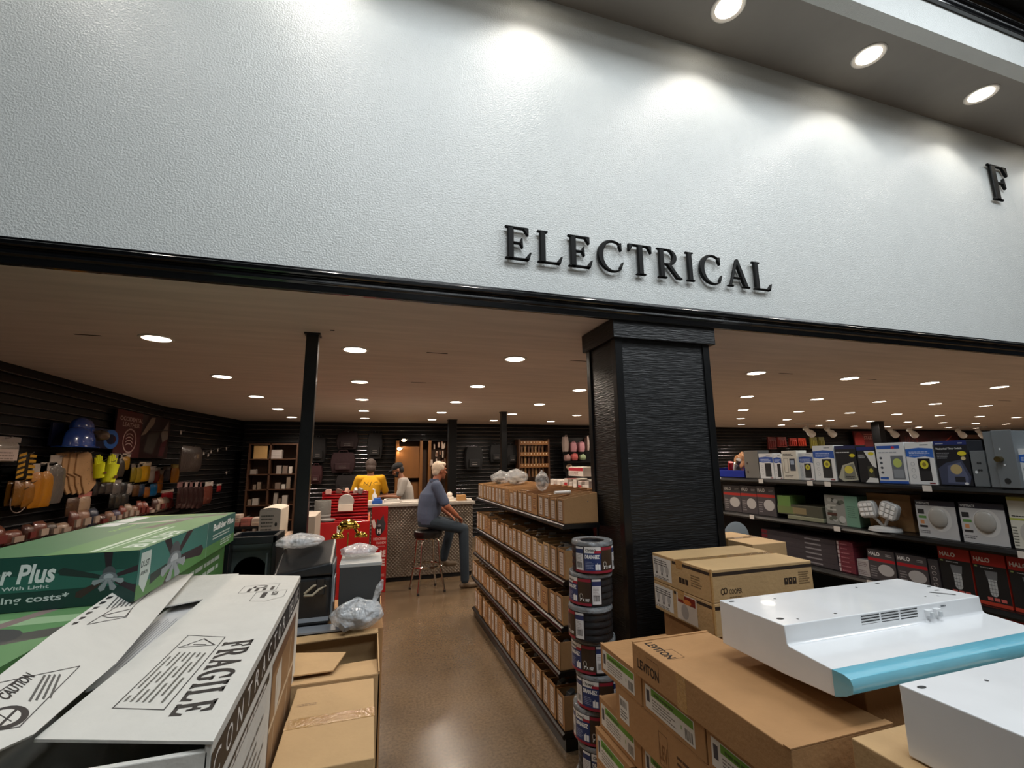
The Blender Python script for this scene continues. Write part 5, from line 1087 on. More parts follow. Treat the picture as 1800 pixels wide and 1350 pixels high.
def person(label, loc, heading, J, skin, shirt, trousers, shoe, hair, hairfn, bulk=1.0, sleeve=.8):
    "J: joints in metres with +Y = the way the figure faces, X = its right"
    t = T('person', label, 'person', loc, heading); V = Vector; ms = mat(skin[0], skin[1], .5, var=.06); J = {k: V(v) for k, v in J.items()}
    hd, nk, ch, pv = J['head'], J['neck'], J['chest'], J['pelvis']; F = J.get('face', V((0, 1, 0))).normalized(); Rt = F.cross(V((0, 0, 1))).normalized(); Up = Rt.cross(F)
    Rm = Matrix((Rt, F, Up)).transposed()
    def hp(x, y, z): return hd+Rt*x+F*y+Up*z
    P = [('e', hp(0, -.012, .02), (.074, .093, .098), Rm), ('e', hp(0, .03, -.045), (.052, .058, .062), Rm), ('c', hp(0, .058, -.088), hp(0, .05, -.08), .026, .026),
         ('c', hp(0, .082, .0), hp(0, .104, -.028), .008, .0125), ('e', hp(0, .072, .028), (.05, .018, .011), Rm), ('e', hp(0, .084, -.055), (.022, .010, .008), Rm), ('c', nk-V((0, 0, .05)), hd+V((0, -.02, -.05)), .058, .052)]
    for s in (-1, 1): P += [('e', hp(s*.076, -.01, -.008), (.010, .018, .030), Rm), ('e', hp(s*.036, .062, -.02), (.022, .018, .02), Rm)]
    shL, shR = J['shL'], J['shR']; sw = (shR-shL).length/2; yw = atan2(shR.y-shL.y, shR.x-shL.x)
    tor = [((pv.x, pv.y, pv.z-.06), .15, .11, yw), ((pv.x, pv.y, pv.z+.02), .165, .12, yw)]
    for u, rx, ry in ((.25, .150, .108), (.5, .152, .112), (.75, .165, .118), (1.0, .168, .112)): c_ = pv.lerp(ch, u); tor.append(((c_.x, c_.y, c_.z), rx*bulk, ry*bulk*(1.12 if bulk > 1 else 1), yw))
    tp = ch.lerp(nk, .55); tor.append(((tp.x, tp.y, tp.z), .13, .085, yw)); tor.append(((nk.x, nk.y, nk.z), .062, .058, yw))
    P.append(('l', tor)); arms = []
    for s in 'LR':
        P += [('c', J['sh'+s], J['el'+s], .049*bulk, .040*bulk), ('c', J['el'+s], J['wr'+s], .040*bulk, .026*bulk), ('c', J['hp'+s], J['kn'+s], .075, .055), ('c', J['kn'+s], J['an'+s], .055, .038), ('c', J['an'+s], J['an'+s]+J['ft'+s].normalized()*.05-V((0, 0, .03)), .034, .022)]
        P += hand(J['wr'+s], (J['wr'+s]-J['el'+s]), J['pn'+s])
    blob('body', P, ms, t, .0062, 4)
    # clothes
    msh = mat(shirt[0], shirt[1], .85, bump=.35, bscale=14, var=.06)
    S_ = [('l', [((c_[0], c_[1], c_[2]), rx+.016, ry+.018, y_) for c_, rx, ry, y_ in tor[:-1]]+[((nk.x, nk.y, nk.z-.012), .078, .074, yw)])]
    for s in 'LR':
        a, e_ = J['sh'+s], J['el'+s]; S_ += [('c', a, a.lerp(e_, sleeve), .066*bulk, .060*bulk), ('c', a, nk.lerp(a, .3)-V((0, 0, .03)), .058, .05)]
    blob('shirt', S_, msh, t, .008, 5)
    mt = mat(trousers[0], trousers[1], .85, bump=.3, bscale=12, var=.12); Q = [('l', [((pv.x, pv.y, pv.z-.09), .155, .125, yw), ((pv.x, pv.y, pv.z-.02), .17, .135, yw), ((pv.x, pv.y, pv.z+.05), .166, .125, yw)])]
    for s in 'LR': Q += [('c', J['hp'+s], J['kn'+s], .092, .070), ('c', J['kn'+s], J['an'+s]+V((0, 0, .02)), .070, .058)]
    blob('trousers', Q, mt, t, .009, 4)
    for s in 'LR':
        a = J['an'+s]; d = J['ft'+s].normalized(); z0 = a.z-.085
        blob('shoe', [('c', a+V((0, 0, -.035)), a+V((0, 0, -.045))+d*.03, .046, .046), ('c', V((a.x, a.y, z0+.035))-d*.04, V((a.x, a.y, z0+.033))+d*.15, .036, .034), ('c', V((a.x, a.y, z0+.030))+d*.05, V((a.x, a.y, z0+.030))+d*.17, .042, .032)], mat(shoe[0], shoe[1], .6), t, .007, 2)
    for s in (-1, 1): MB().ball(hp(s*.03, .077, .004), .0085, C('2a211c', .2), 10, 8).build('eye', t, smooth=True)
    hairfn(t, hp, Rm, hair)
    return t, hp
def short_hair(t, hp, Rm, m):
    P = [('e', hp(0, -.028, .035), (.083, .092, .094), Rm), ('e', hp(0, -.062, -.01), (.070, .048, .07), Rm), ('e', hp(0, .02, .085), (.066, .062, .036), Rm)]
    for s in (-1, 1): P.append(('e', hp(s*.062, .005, .035), (.022, .032, .035), Rm))
    blob('hair', P, m, t, .006, 2)
def full_hair(t, hp, Rm, m):
    blob('hair', [('e', hp(0, -.02, .03), (.094, .104, .105), Rm), ('e', hp(0, -.06, -.05), (.085, .06, .08), Rm)], m, t, .008, 2)
def cap_beard(t, hp, Rm, m):
    blob('hair', [('e', hp(0, -.05, -.01), (.075, .058, .07), Rm)], m, t, .007, 2)
    blob('beard', [('e', hp(0, .045, -.075), (.054, .05, .042), Rm), ('e', hp(.045, .02, -.04), (.022, .03, .035), Rm), ('e', hp(-.045, .02, -.04), (.022, .03, .035), Rm)], m, t, .006, 2)
    k = mat('cap_black', '111216', .8); blob('cap', [('e', hp(0, -.015, .055), (.088, .102, .072), Rm), ('e', hp(0, .10, .035), (.066, .07, .012), Rm)], k, t, .006, 2)
# seated man: faces +X with a little turn to the counter
mh = mat('hair_silver', 'c9b7a2', .7, bump=.6, bscale=60, var=.15); md_ = mat('hair_dark', '1a1412', .7, bump=.6, bscale=60)
J = dict(head=(.0, .115, 1.545), neck=(0, .045, 1.405), chest=(0, .01, 1.24), pelvis=(0, -.045, .905), face=(-.12, .97, -.05), shL=(-.17, .06, 1.33), shR=(.185, .01, 1.345),
 elL=(-.225, .15, 1.08), elR=(.245, .13, 1.085), wrL=(-.13, .30, .935), wrR=(.16, .31, .945), pnL=(.2, .1, -1), pnR=(-.2, .1, -1),
 hpL=(-.09, -.02, .875), hpR=(.09, -.02, .875), knL=(-.18, .36, .80), knR=(.13, .42, .76), anL=(-.22, .26, .32), anR=(.14, .44, .088), ftL=(-.1, 1, -.1), ftR=(.15, 1, 0))
p1, hp1 = person('seated silver-haired man in slate polo shirt and jeans on the bar stool', (.80, 6.36, 0), radians(-80), J, ('skin_ruddy', '9c5f45'), ('polo_slate', '454f66'), ('jeans_dark', '1f2c38'), ('shoe_tan', '5a4a38'), mh, short_hair, 1.14)
V = Vector
b = MB(); b.lathe([(.064, 0), (.075, -.012), (.068, .022), (.060, .026)], (0, .04, 1.41), mat('polo_slate'), 24, cap=False); b.build('collar', [q for q in p1.children if q.name.startswith('shirt')][0], smooth=True)
# man in yellow, back turned
J = dict(head=(.0, .07, 1.60), neck=(0, .02, 1.455), chest=(0, 0, 1.29), pelvis=(0, -.02, .94), face=(0, .95, -.3), shL=(-.19, 0, 1.395), shR=(.19, 0, 1.395),
 elL=(-.28, .06, 1.13), elR=(.27, .07, 1.13), wrL=(-.2, .27, 1.04), wrR=(.2, .28, 1.04), pnL=(0, 0, -1), pnR=(0, 0, -1),
 hpL=(-.09, -.02, .90), hpR=(.09, -.02, .90), knL=(-.11, .02, .49), knR=(.11, .02, .49), anL=(-.12, -.02, .088), anR=(.12, -.02, .088), ftL=(-.15, 1, 0), ftR=(.15, 1, 0))
p2, hp2 = person('man standing behind the counter with his back turned in a yellow shirt', (-.005, 8.35, 0), 0, J, ('skin_tan', '8a5a40'), ('shirt_yellow', 'd9a012'), ('trousers_charcoal', '26262a'), ('shoe_black', '1c1a18'), mat('hair_brown', '3a2c26', .7, bump=.6, bscale=60), full_hair)
f = Face((-.11, -.158, 1.21), (1, 0, 0), (0, 0, 1)); f.k = 1
for k, ch in enumerate('N.J.C'): pass
f.text('N.J.C', 0, .06, .075, '4a3a1a', w=.22, bold=-.0, slant=.2); f.build('shirt_lettering', [q for q in p2.children if q.name.startswith('shirt')][0])
# capped man looking down to the left
J = dict(head=(.0, .14, 1.535), neck=(0, .05, 1.41), chest=(0, .01, 1.25), pelvis=(0, -.04, .92), face=(0, .88, -.42), shL=(-.18, .02, 1.345), shR=(.18, .02, 1.345),
 elL=(-.23, .1, 1.09), elR=(.22, .1, 1.09), wrL=(-.16, .33, 1.10), wrR=(.14, .34, 1.10), pnL=(0, 0, -1), pnR=(0, 0, -1),
 hpL=(-.09, -.02, .88), hpR=(.09, -.02, .88), knL=(-.11, .02, .48), knR=(.11, .02, .48), anL=(-.12, -.02, .088), anR=(.12, -.02, .088), ftL=(-.15, 1, 0), ftR=(.15, 1, 0))
person('bearded man in black cap and light grey tee shirt behind the counter', (.585, 8.22, 0), radians(84), J, ('skin_tan', '8a5a40'), ('tee_grey', '9c9690'), ('trousers_charcoal', '26262a'), ('shoe_black', '1c1a18'), md_, cap_beard)
# ================= left wall merchandise =================
XW = -2.86
def yz(x, y, X=XW): p = at(x, y, X=X); return p.y, p.z
def pillow(b, c, w, h, d, m, n=10, tilt=0):
    "soft pouch in the YZ plane facing +X"
    R_ = Matrix.Rotation(tilt, 3, 'X'); rings = []
    for i in range(7):
        v = -1+2*i/6; s = (1-abs(v)**4)*.9+.1
        rings.append([Vector(c)+R_ @ Vector((d*s*.5*max(0, cos(a))*(1 if cos(a) > 0 else .1), w*.5*(.9+.1*s)*sin(a)*(1 if abs(v) < .95 else .92), h*.5*v)) for a in [2*pi*k/n for k in range(n)]])
    return b.loft(rings, m)
def hook(t, z, L_=None):
    y = t.location.y; wx = XL+.02 if y < 7.95 else XL+.02+.5*(y-7.95)/2.4; L_ = t.location.x-wx
    MB().tube([(-L_, 0, z), (.03, 0, z), (.05, 0, z+.015)], .004, C('8a8a8c', .3, .8), 6).build('peg_hook', t)
def pack(name, lab, cat, x0, y0, x1, y1, col, head=None, X=XW, d=.05, group=None, bag=True, tilt=0, hk=True, n=1):
    ya, za = yz(x0, y0, X); yb_, zb = yz(x1, y1, X); w = abs(yb_-ya); h = abs(za-zb); cy, top = (ya+yb_)/2, za
    t = T(name, lab, cat, (X, cy, top-h), 0, group); m = mat('pouch_'+col, tuple(int(col[i:i+2], 16)/255*.85 for i in (0, 2, 4)), .3 if bag else .7, bump=.5, bscale=30, coat=.5 if bag else 0)
    hh = h*(.18 if head else 0)
    for k in range(n):
        b = MB(); pillow(b, (-.045*k, 0, (h-hh)/2), w*.96, (h-hh)*.98, d, m, tilt=tilt); b.build('pouch', t, smooth=True)
    if head: MB().box(-.002, .003, -w/2, w/2, h-hh*1.2, h, C(head, .5)).build('header_card', t)
    if hk: hook(t, h-.012, .10)
    return t, w, h
t, w, h = pack('hanging_bag', 'clear bag with white label hanging at the left edge', 'bag', -22, 765, 30, 812, 'a79c92', '8a7f7a')
f = Face((.028, -w*.35, .01), (0, 1, 0), (0, 0, 1)); f.rect(0, 0, w*.7, h*.45, 'c0aea6').lines(.01, .01, w*.6, h*.35, 3, '8a7a74'); f.build('white_label', t)
t, w, h = pack('hanging_card', 'yellow and black diagonal striped card pack on the left wall', 'pack', 32, 795, 55, 842, '20201c', None, d=.02)
f = Face((.012, -w/2, 0), (0, 1, 0), (0, 0, 1))
for k in range(5): f.poly([(0, h*(.02+.2*k)), (w*.4, h*(.12+.2*k)), (w*.4, h*(.22+.2*k)), (0, h*(.12+.2*k))], 'b98a20').poly([(w*.6, h*(.02+.2*k)), (w, h*(.02+.2*k)), (w, h*(.12+.2*k)), (w*.6, h*(.14+.2*k))], 'b98a20')
f.build('striped_print', t)
for k, (a, b_, c0, c1, col, lab) in enumerate([(24, 845, 38, 888, '8a5a18', 'dim amber glove pack low on the left wall, leftmost of the row'), (41, 846, 56, 890, '9c641a', 'amber glove pack left of the two bright orange ones'), (57, 815, 71, 892, 'c07a18', 'bright orange packaged gloves, left of the pair'), (72, 813, 88, 890, 'c8821c', 'bright orange packaged gloves, right of the pair'), (89, 800, 108, 884, '6f6862', 'grey packaged glove with orange base beside the orange pair')]):
    t, w, h = pack('glove_pack', lab, 'glove pack', a, b_, c0, c1, col, None if k < 2 else 'a59a90', d=.06, n=2, group='packaged gloves on the left wall')
# tan leather work gloves / pouches fanned out
M_lea = mat('tan_leather', 'a9835a', .8, bump=.3, bscale=30, var=.12)
for k in range(4):
    ya, za = yz(102+k*9, 793); yb_, zb = yz(140+k*6, 868)
    w, h = yb_-ya, za-zb; t = T('leather_glove', 'large tan suede glove of the fanned bunch, %s from the left' % ORDL[k], 'glove', (XW-.02+.015*k, (ya+yb_)/2, zb), 0, 'tan suede gloves fanned on the left wall')
    P = [(-.5, .95), (-.1, 1), (.1, .95), (.35, .55), (.5, .25), (.3, .08), (.05, 0), (-.12, .22), (-.2, .42), (-.5, .5)]
    MB().prism([(p[0]*w, p[1]*h) for p in P], (0, 0, 0), (0, 1, 0), (0, 0, 1), .018, M_lea).build('leather_panel', t, bevel=.006)
    f = Face((.019, 0, 0), (0, 1, 0), (0, 0, 1)); rr = random.Random(k)
    for q in range(8): f.rect(rr.uniform(-.1, .25)*w, rr.uniform(.2, .85)*h, .02, .006, '5a4028')
    f.build('stitching', t); hook(t, h-.01)
# hi-vis gloves
M_hv = mat('hi_vis_yellow', 'd8dc10', .6, bump=.3, bscale=30)
for k, (xx, yy, sc, tl) in enumerate([(162, 818, .9, .25), (179, 822, 1.15, -.15)]):
    y_, z_ = yz(xx, yy); t = T('hi_vis_glove', 'bright yellow high-visibility glove, %s of the two' % ['left', 'right'][k], 'glove', (XW+.07, y_, z_-.14*sc), 0, 'hi-vis gloves on the left wall')
    s = .15*sc; b = MB(); Rz = Matrix.Rotation(tl, 3, 'X')
    def GG(u, v, x=0): return Rz @ Vector((x, u*s, (v+.9)*s))
    b.tube([GG(0, -.9), GG(0, -.3), GG(0, .25)], [s*.36, s*.38, s*.42], M_hv, 12)
    for q, (u, L_) in enumerate([(-.33, .55), (-.11, .7), (.11, .68), (.33, .5)]): b.tube([GG(u, .2), GG(u*1.15, .2+L_)], [s*.12, s*.09], M_hv, 8)
    b.tube([GG(.35, -.2), GG(.68, .15)], [s*.13, s*.1], M_hv, 8); b.build('glove_shell', t, smooth=True)
    f = Face((s*.43, 0, s*.25), (0, 1, 0), (0, 0, 1)); f.rect(-s*.25, 0, s*.4, s*.18, '5a3418'); f.build('cuff_tab', t); hook(t, s*1.3)
row = [(194, 797, 207, 838, '3a332e', '8f867c', 'dark packet right of the hi-vis gloves'), (208, 799, 217, 838, '4a423a', '9a8f84', 'second dark packet right of the hi-vis gloves'), (216, 797, 226, 826, 'b9880f', 'b5a79a', 'packet with round yellow print'),
 (231, 815, 238, 847, '8f7a18', '6f665e', 'olive yellow pack, first of the yellow row'), (239, 815, 247, 848, 'a1861c', '7a7066', 'dull yellow pack, second of the yellow row'), (246, 812, 262, 846, 'c99410', 'a99a84', 'largest bright yellow pack of the yellow row'), (263, 820, 270, 848, 'a3968c', 'b5a79a', 'whitish pack at the end of the yellow row'),
 (272, 822, 279, 848, '6a2016', '8f867c', 'dark red pack right of the yellow row'), (278, 826, 284, 866, 'b0641a', '9a8f84', 'long orange pack right of the yellow row'), (288, 820, 297, 846, '4a4c5c', '6f665e', 'blue grey pack right of the yellow row'), (301, 816, 313, 848, 'c47a10', 'a08a40', 'orange pack at the right end of the upper packs')]
for k, (a, b_, c0, c1, col, hd, lab) in enumerate(row): pack('hanging_pack', lab, 'pack', a, b_, c0, c1, col, hd, group='packs hanging on the left wall')
row = [(164, 846, 172, 871, '2c2a2c', None, 'dark glove cuff pack, first of the lower dark row'), (174, 846, 184, 868, '3a3634', '4a4440', 'dark pack, second of the lower dark row'), (186, 846, 196, 868, '46403e', None, 'dark pack, third of the lower dark row'), (198, 844, 210, 872, '6a6462', '8a827c', 'pale grey clip pack in the middle of the lower dark row'), (212, 848, 222, 868, '2c2c30', None, 'dark pack, fifth of the lower dark row'), (223, 850, 230, 870, '9a8f88', None, 'small white card in the lower dark row'),
 (233, 852, 243, 872, '5c3c22', None, 'brown pouch under the yellow packs'), (244, 851, 252, 872, '24364f', None, 'dark blue pouch under the yellow packs'), (253, 856, 262, 874, '9a5c28', None, 'orange brown pouch under the yellow packs'), (263, 851, 275, 871, '1f6a9c', None, 'bright blue pouch under the yellow packs'), (283, 862, 303, 882, '8a141c', 'b5a79a', 'red pouch with a white card, right of the blue pouch')]
for k, (a, b_, c0, c1, col, hd, lab) in enumerate(row): pack('hanging_pouch', lab, 'pouch', a, b_, c0, c1, col, hd, group='small pouches hanging on the left wall')
for k, (a, b_, c0, c1, col, lab) in enumerate([(192, 868, 200, 892, '2a2826', 'dark hanging strap bundle, leftmost under the grey packs'), (202, 868, 212, 892, '38342f', 'dark hanging strap bundle, middle under the grey packs'), (214, 868, 224, 892, '2f2d2c', 'dark hanging strap bundle, right under the grey packs')]): pack('strap_bundle', lab, 'strap', a, b_, c0, c1, col, None, group='strap bundles')
pack('hanging_pack', 'pale boxy pack standing under the tan gloves', 'pack', 139, 866, 156, 903, 'b89a80', 'b06a60', hk=False)
pack('hanging_pack', 'brown shaded pack beside the pale boxy pack', 'pack', 116, 876, 136, 905, '5a4030', None, hk=False)
t = T('coil_ring', 'thin pale hoop hanging low at the left of the wall', 'hoop', (XW, yz(33, 885)[0], yz(33, 901)[1])); MB().loft([[(0+.004*cos(q), (.1+.005*sin(q))*cos(2*pi*k/28), .1+(.1+.005*sin(q))*sin(2*pi*k/28)) for k in range(28)] for q in (0, 1.57, 3.14, 4.71, 6.28)], C('7a6a62'), cap=False).build('hoop_wire', t); hook(t, .195)
# shelves on the left wall and goods on them
def wshelf(x0, x1, py, lab, d=.3):
    y0, z0 = yz(x0, py); y1, z1 = yz(x1, py); zm = (z0+z1)/2
    y0, y1 = min(y0, y1), max(y0, y1); t = T('wall_shelf', lab, 'shelf', (XL+.03, (y0+y1)/2, zm))
    MB().box(0, d, -(y1-y0)/2, (y1-y0)/2, -.025, 0, M_steelblk).build('shelf_board', t)
    for q in (-.4, .4): MB().prism([(0, 0), (d*.9, 0), (0, -.12)], (0, (y1-y0)*q, -.025), (1, 0, 0), (0, 0, 1), .01, M_steelblk).build('bracket', t)
    return zm, y0, y1
zs1 = 1.06
t = T('wall_shelf', 'long black shelf of small packages low on the left wall', 'shelf', (XL+.03, 6.6, zs1-.02)); MB().box(0, .36, -2.3, 1.2, -.03, 0, M_steelblk).build('shelf_board', t); MB().box(0, .02, -2.3, 1.2, -.9, -.03, M_steelblk).build('support_panel', t)
rr = random.Random(5); cols = ['5a2c20', '6c4438', '7a5a4a', '42241c', '5f5044', '703428', '3a2e28', '857060', '1c2438', '4a4258']
y = 4.45; k = 0
while y < 7.7:
    w = rr.uniform(.10, .2); h = rr.uniform(.10, .2); col = rr.choice(cols[:8] if y < 5.6 else cols)
    t = T('shelf_package', 'small soft package on the low left wall shelf, %s from the left' % (ORDL[k] if k < 22 else 'farthest'), 'package', (XL+.3, y+w/2, zs1-.018), 0, 'packages along the low left wall shelf'); m = mat('pouch_'+col, col, .35, bump=.5, bscale=30, coat=.5)
    b = MB(); pillow(b, (0, 0, h/2), w*.95, h, .12, m); b.build('pouch', t, smooth=True); MB().box(.03, .062, -w*.3, w*.3, h*.25, h*.6, C(rr.choice(['8a7a6e', '5a1c18', '948478']))).build('label_card', t); y += w+.01; k += 1
# hard hats, blue backing and sign boards
def board(name, lab, cat, x0, y0, x1, y1, col, X=XW-.06, d=.02):
    ya, za = yz(x0, y0, X); yb_, zb = yz(x1, y1, X); t = T(name, lab, cat, (X, (ya+yb_)/2, zb)); w, h = abs(yb_-ya), abs(za-zb)
    MB().box(-d, 0, -w/2, w/2, 0, h, C(col, .4)).build('board', t); return t, w, h, Face((0, -w/2, 0), (0, 1, 0), (0, 0, 1))
t, w, h, f = board('backing_panel', 'dark navy panel behind the blue hard hat', 'panel', 94, 742, 211, 790, '0a1030')
u0 = yz(197, 760, XW-.06)[0]-(t.location.y-w/2); f.line(arc(u0, h*.5, .13, h*.38, 0, 360, 28), .05, '2a62b4'); f.build('ring_print', t, 'blue ring printed on the navy panel')
mb = mat('hat_blue', '16408f', .25, coat=.6)
y_, z_ = yz(128, 758); t = T('hard_hat', 'glossy blue hard hat hanging high on the left wall', 'hard hat', (XW+.04, y_, z_-.15))
MB().loft([[(r*.8*cos(a)*(1 if cos(a) > 0 else .3), r*1.25*sin(a), zz) for a in [2*pi*k/24 for k in range(24)]] for r, zz in [(.165, .0), (.16, .07), (.14, .13), (.10, .17), (.05, .19), (.005, .195)]], mb).build('shell', t, smooth=True)
MB().loft([[(r*.9*cos(a), r*1.25*sin(a), zz) for a in [2*pi*k/24 for k in range(24)]] for r, zz in [(.15, -.004), (.19, -.012), (.19, -.004), (.15, .006)]], mb, cap=False).build('brim', t, smooth=True)
t2 = T('hard_hat', 'second blue hat stacked behind the glossy hard hat', 'hard hat', (XW+.02, y_+.10, z_-.04)); MB().ball((0, 0, .08), (.08, .16, .11), mb, 20, 10).build('shell', t2, smooth=True); MB().ball((0, .0, .02), (.09, .18, .02), mb, 20, 6).build('brim', t2, smooth=True)
bagpile('wire_suspension', 'tangled hat suspension hanging beside the blue hard hat', 'suspension', (XW+.05, yz(166, 765)[0], yz(166, 775)[1]), .09, C('6a5c50', .4, .5), 2)
t, w, h, f = board('sign_board', 'dark red OCCIDENTAL LEATHER sign with emblem and glove pictures', 'sign', 208, 718, 293, 806, '24090c')
f.rect(0, 0, w*.42, h, '4a1214').text('OCCIDENTAL', w*.05, h*.78, h*.09, 'b59a94', w=w*.38).text('LEATHER', w*.1, h*.66, h*.09, 'b59a94', w=w*.28)
f.line(arc(w*.24, h*.36, w*.105, h*.25, 0, 360, 24), .018, 'b59a94')
for q in range(4): f.line(arc(w*.23, h*(.22+.07*q), w*.06, h*.08, 20, 150, 6), .012, 'b59a94')
f.poly([(w*.42, h*.5), (w*.58, h*.95), (w*.66, h*.97), (w*.64, h*.8), (w*.50, h*.55)], '8f7f70').poly([(w*.5, h*.15), (w*.55, h*.55), (w*.8, h*.65), (w*.66, h*.1)], '3f3832').poly([(w*.8, h*.6), (w*.95, h*.95), (w*.97, h*.5), (w*.86, h*.4)], '7f736c').poly([(w*.82, h*.35), (w*.96, h*.5), (w*.9, h*.05), (w*.8, h*.05)], '4f1820'); f.build('printed_sign', t)
# darker corner goods
XA = -2.55
pack('hanging_bag', 'large shiny clear bundle in the dark left corner', 'bag', 316, 782, 352, 829, '4a3f3a', None, XA, .12)
for k, (x, y) in enumerate([(318, 760), (383, 791), (398, 788), (398, 831), (371, 794), (358, 797), (366, 800)]):
    y_, z_ = yz(x, y, XA); t = T('price_ticket', 'small white ticket glinting in the dark left corner, %s of seven' % ORDL[k], 'ticket', (XA, y_, z_-.03), 0, 'white tickets in the dark left corner'); MB().cbox((0, 0, .03), (.004, .05, .055), C('a59c96'), Matrix.Rotation(.3*k, 3, 'X')).build('ticket', t); hook(t, .05, .2)
for k in range(5):
    x = 312+k*9; pack('tool_pouch', 'dark maroon tool pouch in the dark hanging row, %s from the left' % ORDL[k], 'tool pouch', x, 848, x+8, 892, '2c1414', '9a8480' if k % 2 else '6a4a48', XA, .06, group='dark maroon pouches')
pack('tool_pouch', 'reddish brown pouch at the right end of the dark row', 'tool pouch', 355, 848, 371, 884, '6a3428', 'a59c96', XA, .08)
pack('hanging_pack', 'small red spray pack on the dark slats', 'pack', 381, 851, 388, 864, '8a1a20', 'a59c96', XA, .05)
t = T('stock_table', 'low black stand heaped with flat packages in the left corner', 'stand', (-2.02, 9.0, 0)); MB().box(-.35, .35, -.4, .4, .62, .66, M_steelblk).build('table_top', t)
for sx in (-.3, .3):
    for sy in (-.35, .35): MB().box(sx-.02, sx+.02, sy-.02, sy+.02, 0, .62, M_steelblk).build('leg', t)
t['_'] = 0
rr = random.Random(12)
for k in range(10):
    r_, c_ = divmod(k, 4); a = carton('flat_package', 'flat tan and white package heaped on the corner stand, %s placed' % ORDL[k], 'package', -2.33+c_*.16, -2.19+c_*.16, 8.65, 8.9, .662+r_*.062, .72+r_*.062, C(rr.choice(['a08878', 'b09a88', '8a5048', 'b5a598'])), 'packages on the corner stand'); f = cf(a, '-y'); f.lines(.01, .01, .12, .035, 2, '6a4a40'); f.build('printed_front', a)
# ================= back wall =================
M_wood = mat('brown_wood', '43260f', .6, bump=.1, bscale=20, var=.2, stretch=(1, 1, .2))
M_wood2 = mat('amber_wood', '6e4519', .55, var=.15, stretch=(1, 1, .2))
def bookcase(lab, x0, x1, y, z0, z1, n, d=.35, m=None, mids=()):
    t = T('storage_bookcase', lab, 'bookcase', ((x0+x1)/2, y, z0)); w = x1-x0; h = z1-z0; m = m or M_wood
    MB().box(-w/2, w/2, d-.02, d, 0, h, m).build('back_board', t)
    for sx in (-w/2, w/2-.03)+tuple(q*w-w/2 for q in mids): MB().box(sx, sx+.03, 0, d, 0, h, m).build('upright', t)
    for k in range(n+1): MB().box(-w/2+.03, w/2-.03, 0, d-.02, k*(h-.02)/n, k*(h-.02)/n+.02, m).build('shelf', t)
    return t, [z0+k*(h-.02)/n+.02 for k in range(n)], (h-.02)/n-.02
bx0, bx1 = at(432, 850, Y=9.9).x, at(520, 850, Y=9.9).x
t, zz, gap = bookcase('brown wooden bookcase of small parts left of the slim post', bx0, bx1, 9.9, 0, 2.06, 7, mids=(.42,))
rr = random.Random(31); k = 0
for z in zz[1:]:
    x = bx0+.05
    while x < bx1-.10:
        w = rr.uniform(.04, .12); h = gap*rr.uniform(.3, .85); mid = bx0+(bx1-bx0)*.42
        if not (mid-.14 < x < mid+.05) and rr.random() < .8 and x+w < bx1-.04 and not (z == zz[-1] and x < bx0+.62):
            tag(MB().box(0, w*.9, 0, .14, 0, h, C(rr.choice(['a39a92', '8a8078', 'b8b0a8', '6a5a50', '7a6a5c']), .5)).build('small_parts_box', None), 'small pale parts box on the wooden bookcase behind the slim post', 'box', 'small pale boxes on the wooden bookcase').location = (x, 9.93, z)
        x += w+.015
carton('file_box', 'tan box on the top shelf of the wooden bookcase', 'box', bx0+.08, bx0+.32, 9.93, 10.1, zz[-1]+.0, zz[-1]+gap*.95, C('b08d5a'))
for q in range(5): carton('paper_ream', 'white ream in the flat stack beside the tan box, %s from the bottom' % ORDL[q], 'papers', bx0+.35, bx0+.58, 9.93, 10.1, zz[-1]+q*.034, zz[-1]+q*.034+.031, C('a59c98'), 'white reams on the bookcase', bevel=.001)
# framed openings with amber wood interior and hanging goods
def opening(lab, px0, px1, py0, py1, Y=10.0):
    a, b_ = at(px0, py0, Y=Y), at(px1, py1, Y=Y); return bookcase(lab, a.x, b_.x, Y, 0, a.z, 3, .33, M_wood2)
a, b_ = at(697, 772, Y=10.0), at(790, 772, Y=10.0)
t = T('storage_alcove', 'amber lit wooden alcove behind the capped man', 'alcove', ((a.x+b_.x)/2, 10.0, 0)); w = b_.x-a.x; h = a.z
MB().box(-w/2, w/2, .31, .33, 0, h, mat('alcove_back', '3a2412', .7)).build('back_board', t)
for sx in (-w/2, -w*.06, w*.10, w/2-.03): MB().box(sx, sx+.06, 0, .31, 0, h, M_wood2).build('upright', t)
MB().box(-w/2, w/2, 0, .31, h-.03, h, M_steelblk).build('head_rail', t); MB().box(-w/2+.06, -w*.06, .05, .09, h*.62, h*.93, M_wood2).build('cabinet_door', t); MB().box(-w/2+.06, -w*.06, .12, .16, .9, h*.58, M_wood2).build('lower_door', t)
for x, z in ((710, 774), (702, 789)):
    p = at(x, z, Y=9.98); l = T('bulb_lamp', '%s of the two small bright bulbs in the amber alcove' % ('upper' if x == 710 else 'lower'), 'lamp', (p.x, 9.97, p.z)); MB().ball((0, 0, 0), (.05, .03, .03), mat('warm_bulb', 'ffe2b0', .4, emit=6), 14, 8).build('bulb', l, smooth=True); MB().tube([(.05, 0, 0), (.08, .02, .02)], .015, C('8a8a88', .3, .8)).build('socket', l)
    area_light('bulb_light', (0, -.02, -.05), (.08, .08), 1.2, (1, .7, .4), l, (0, 0, 0), 'DISK')
rr = random.Random(77)
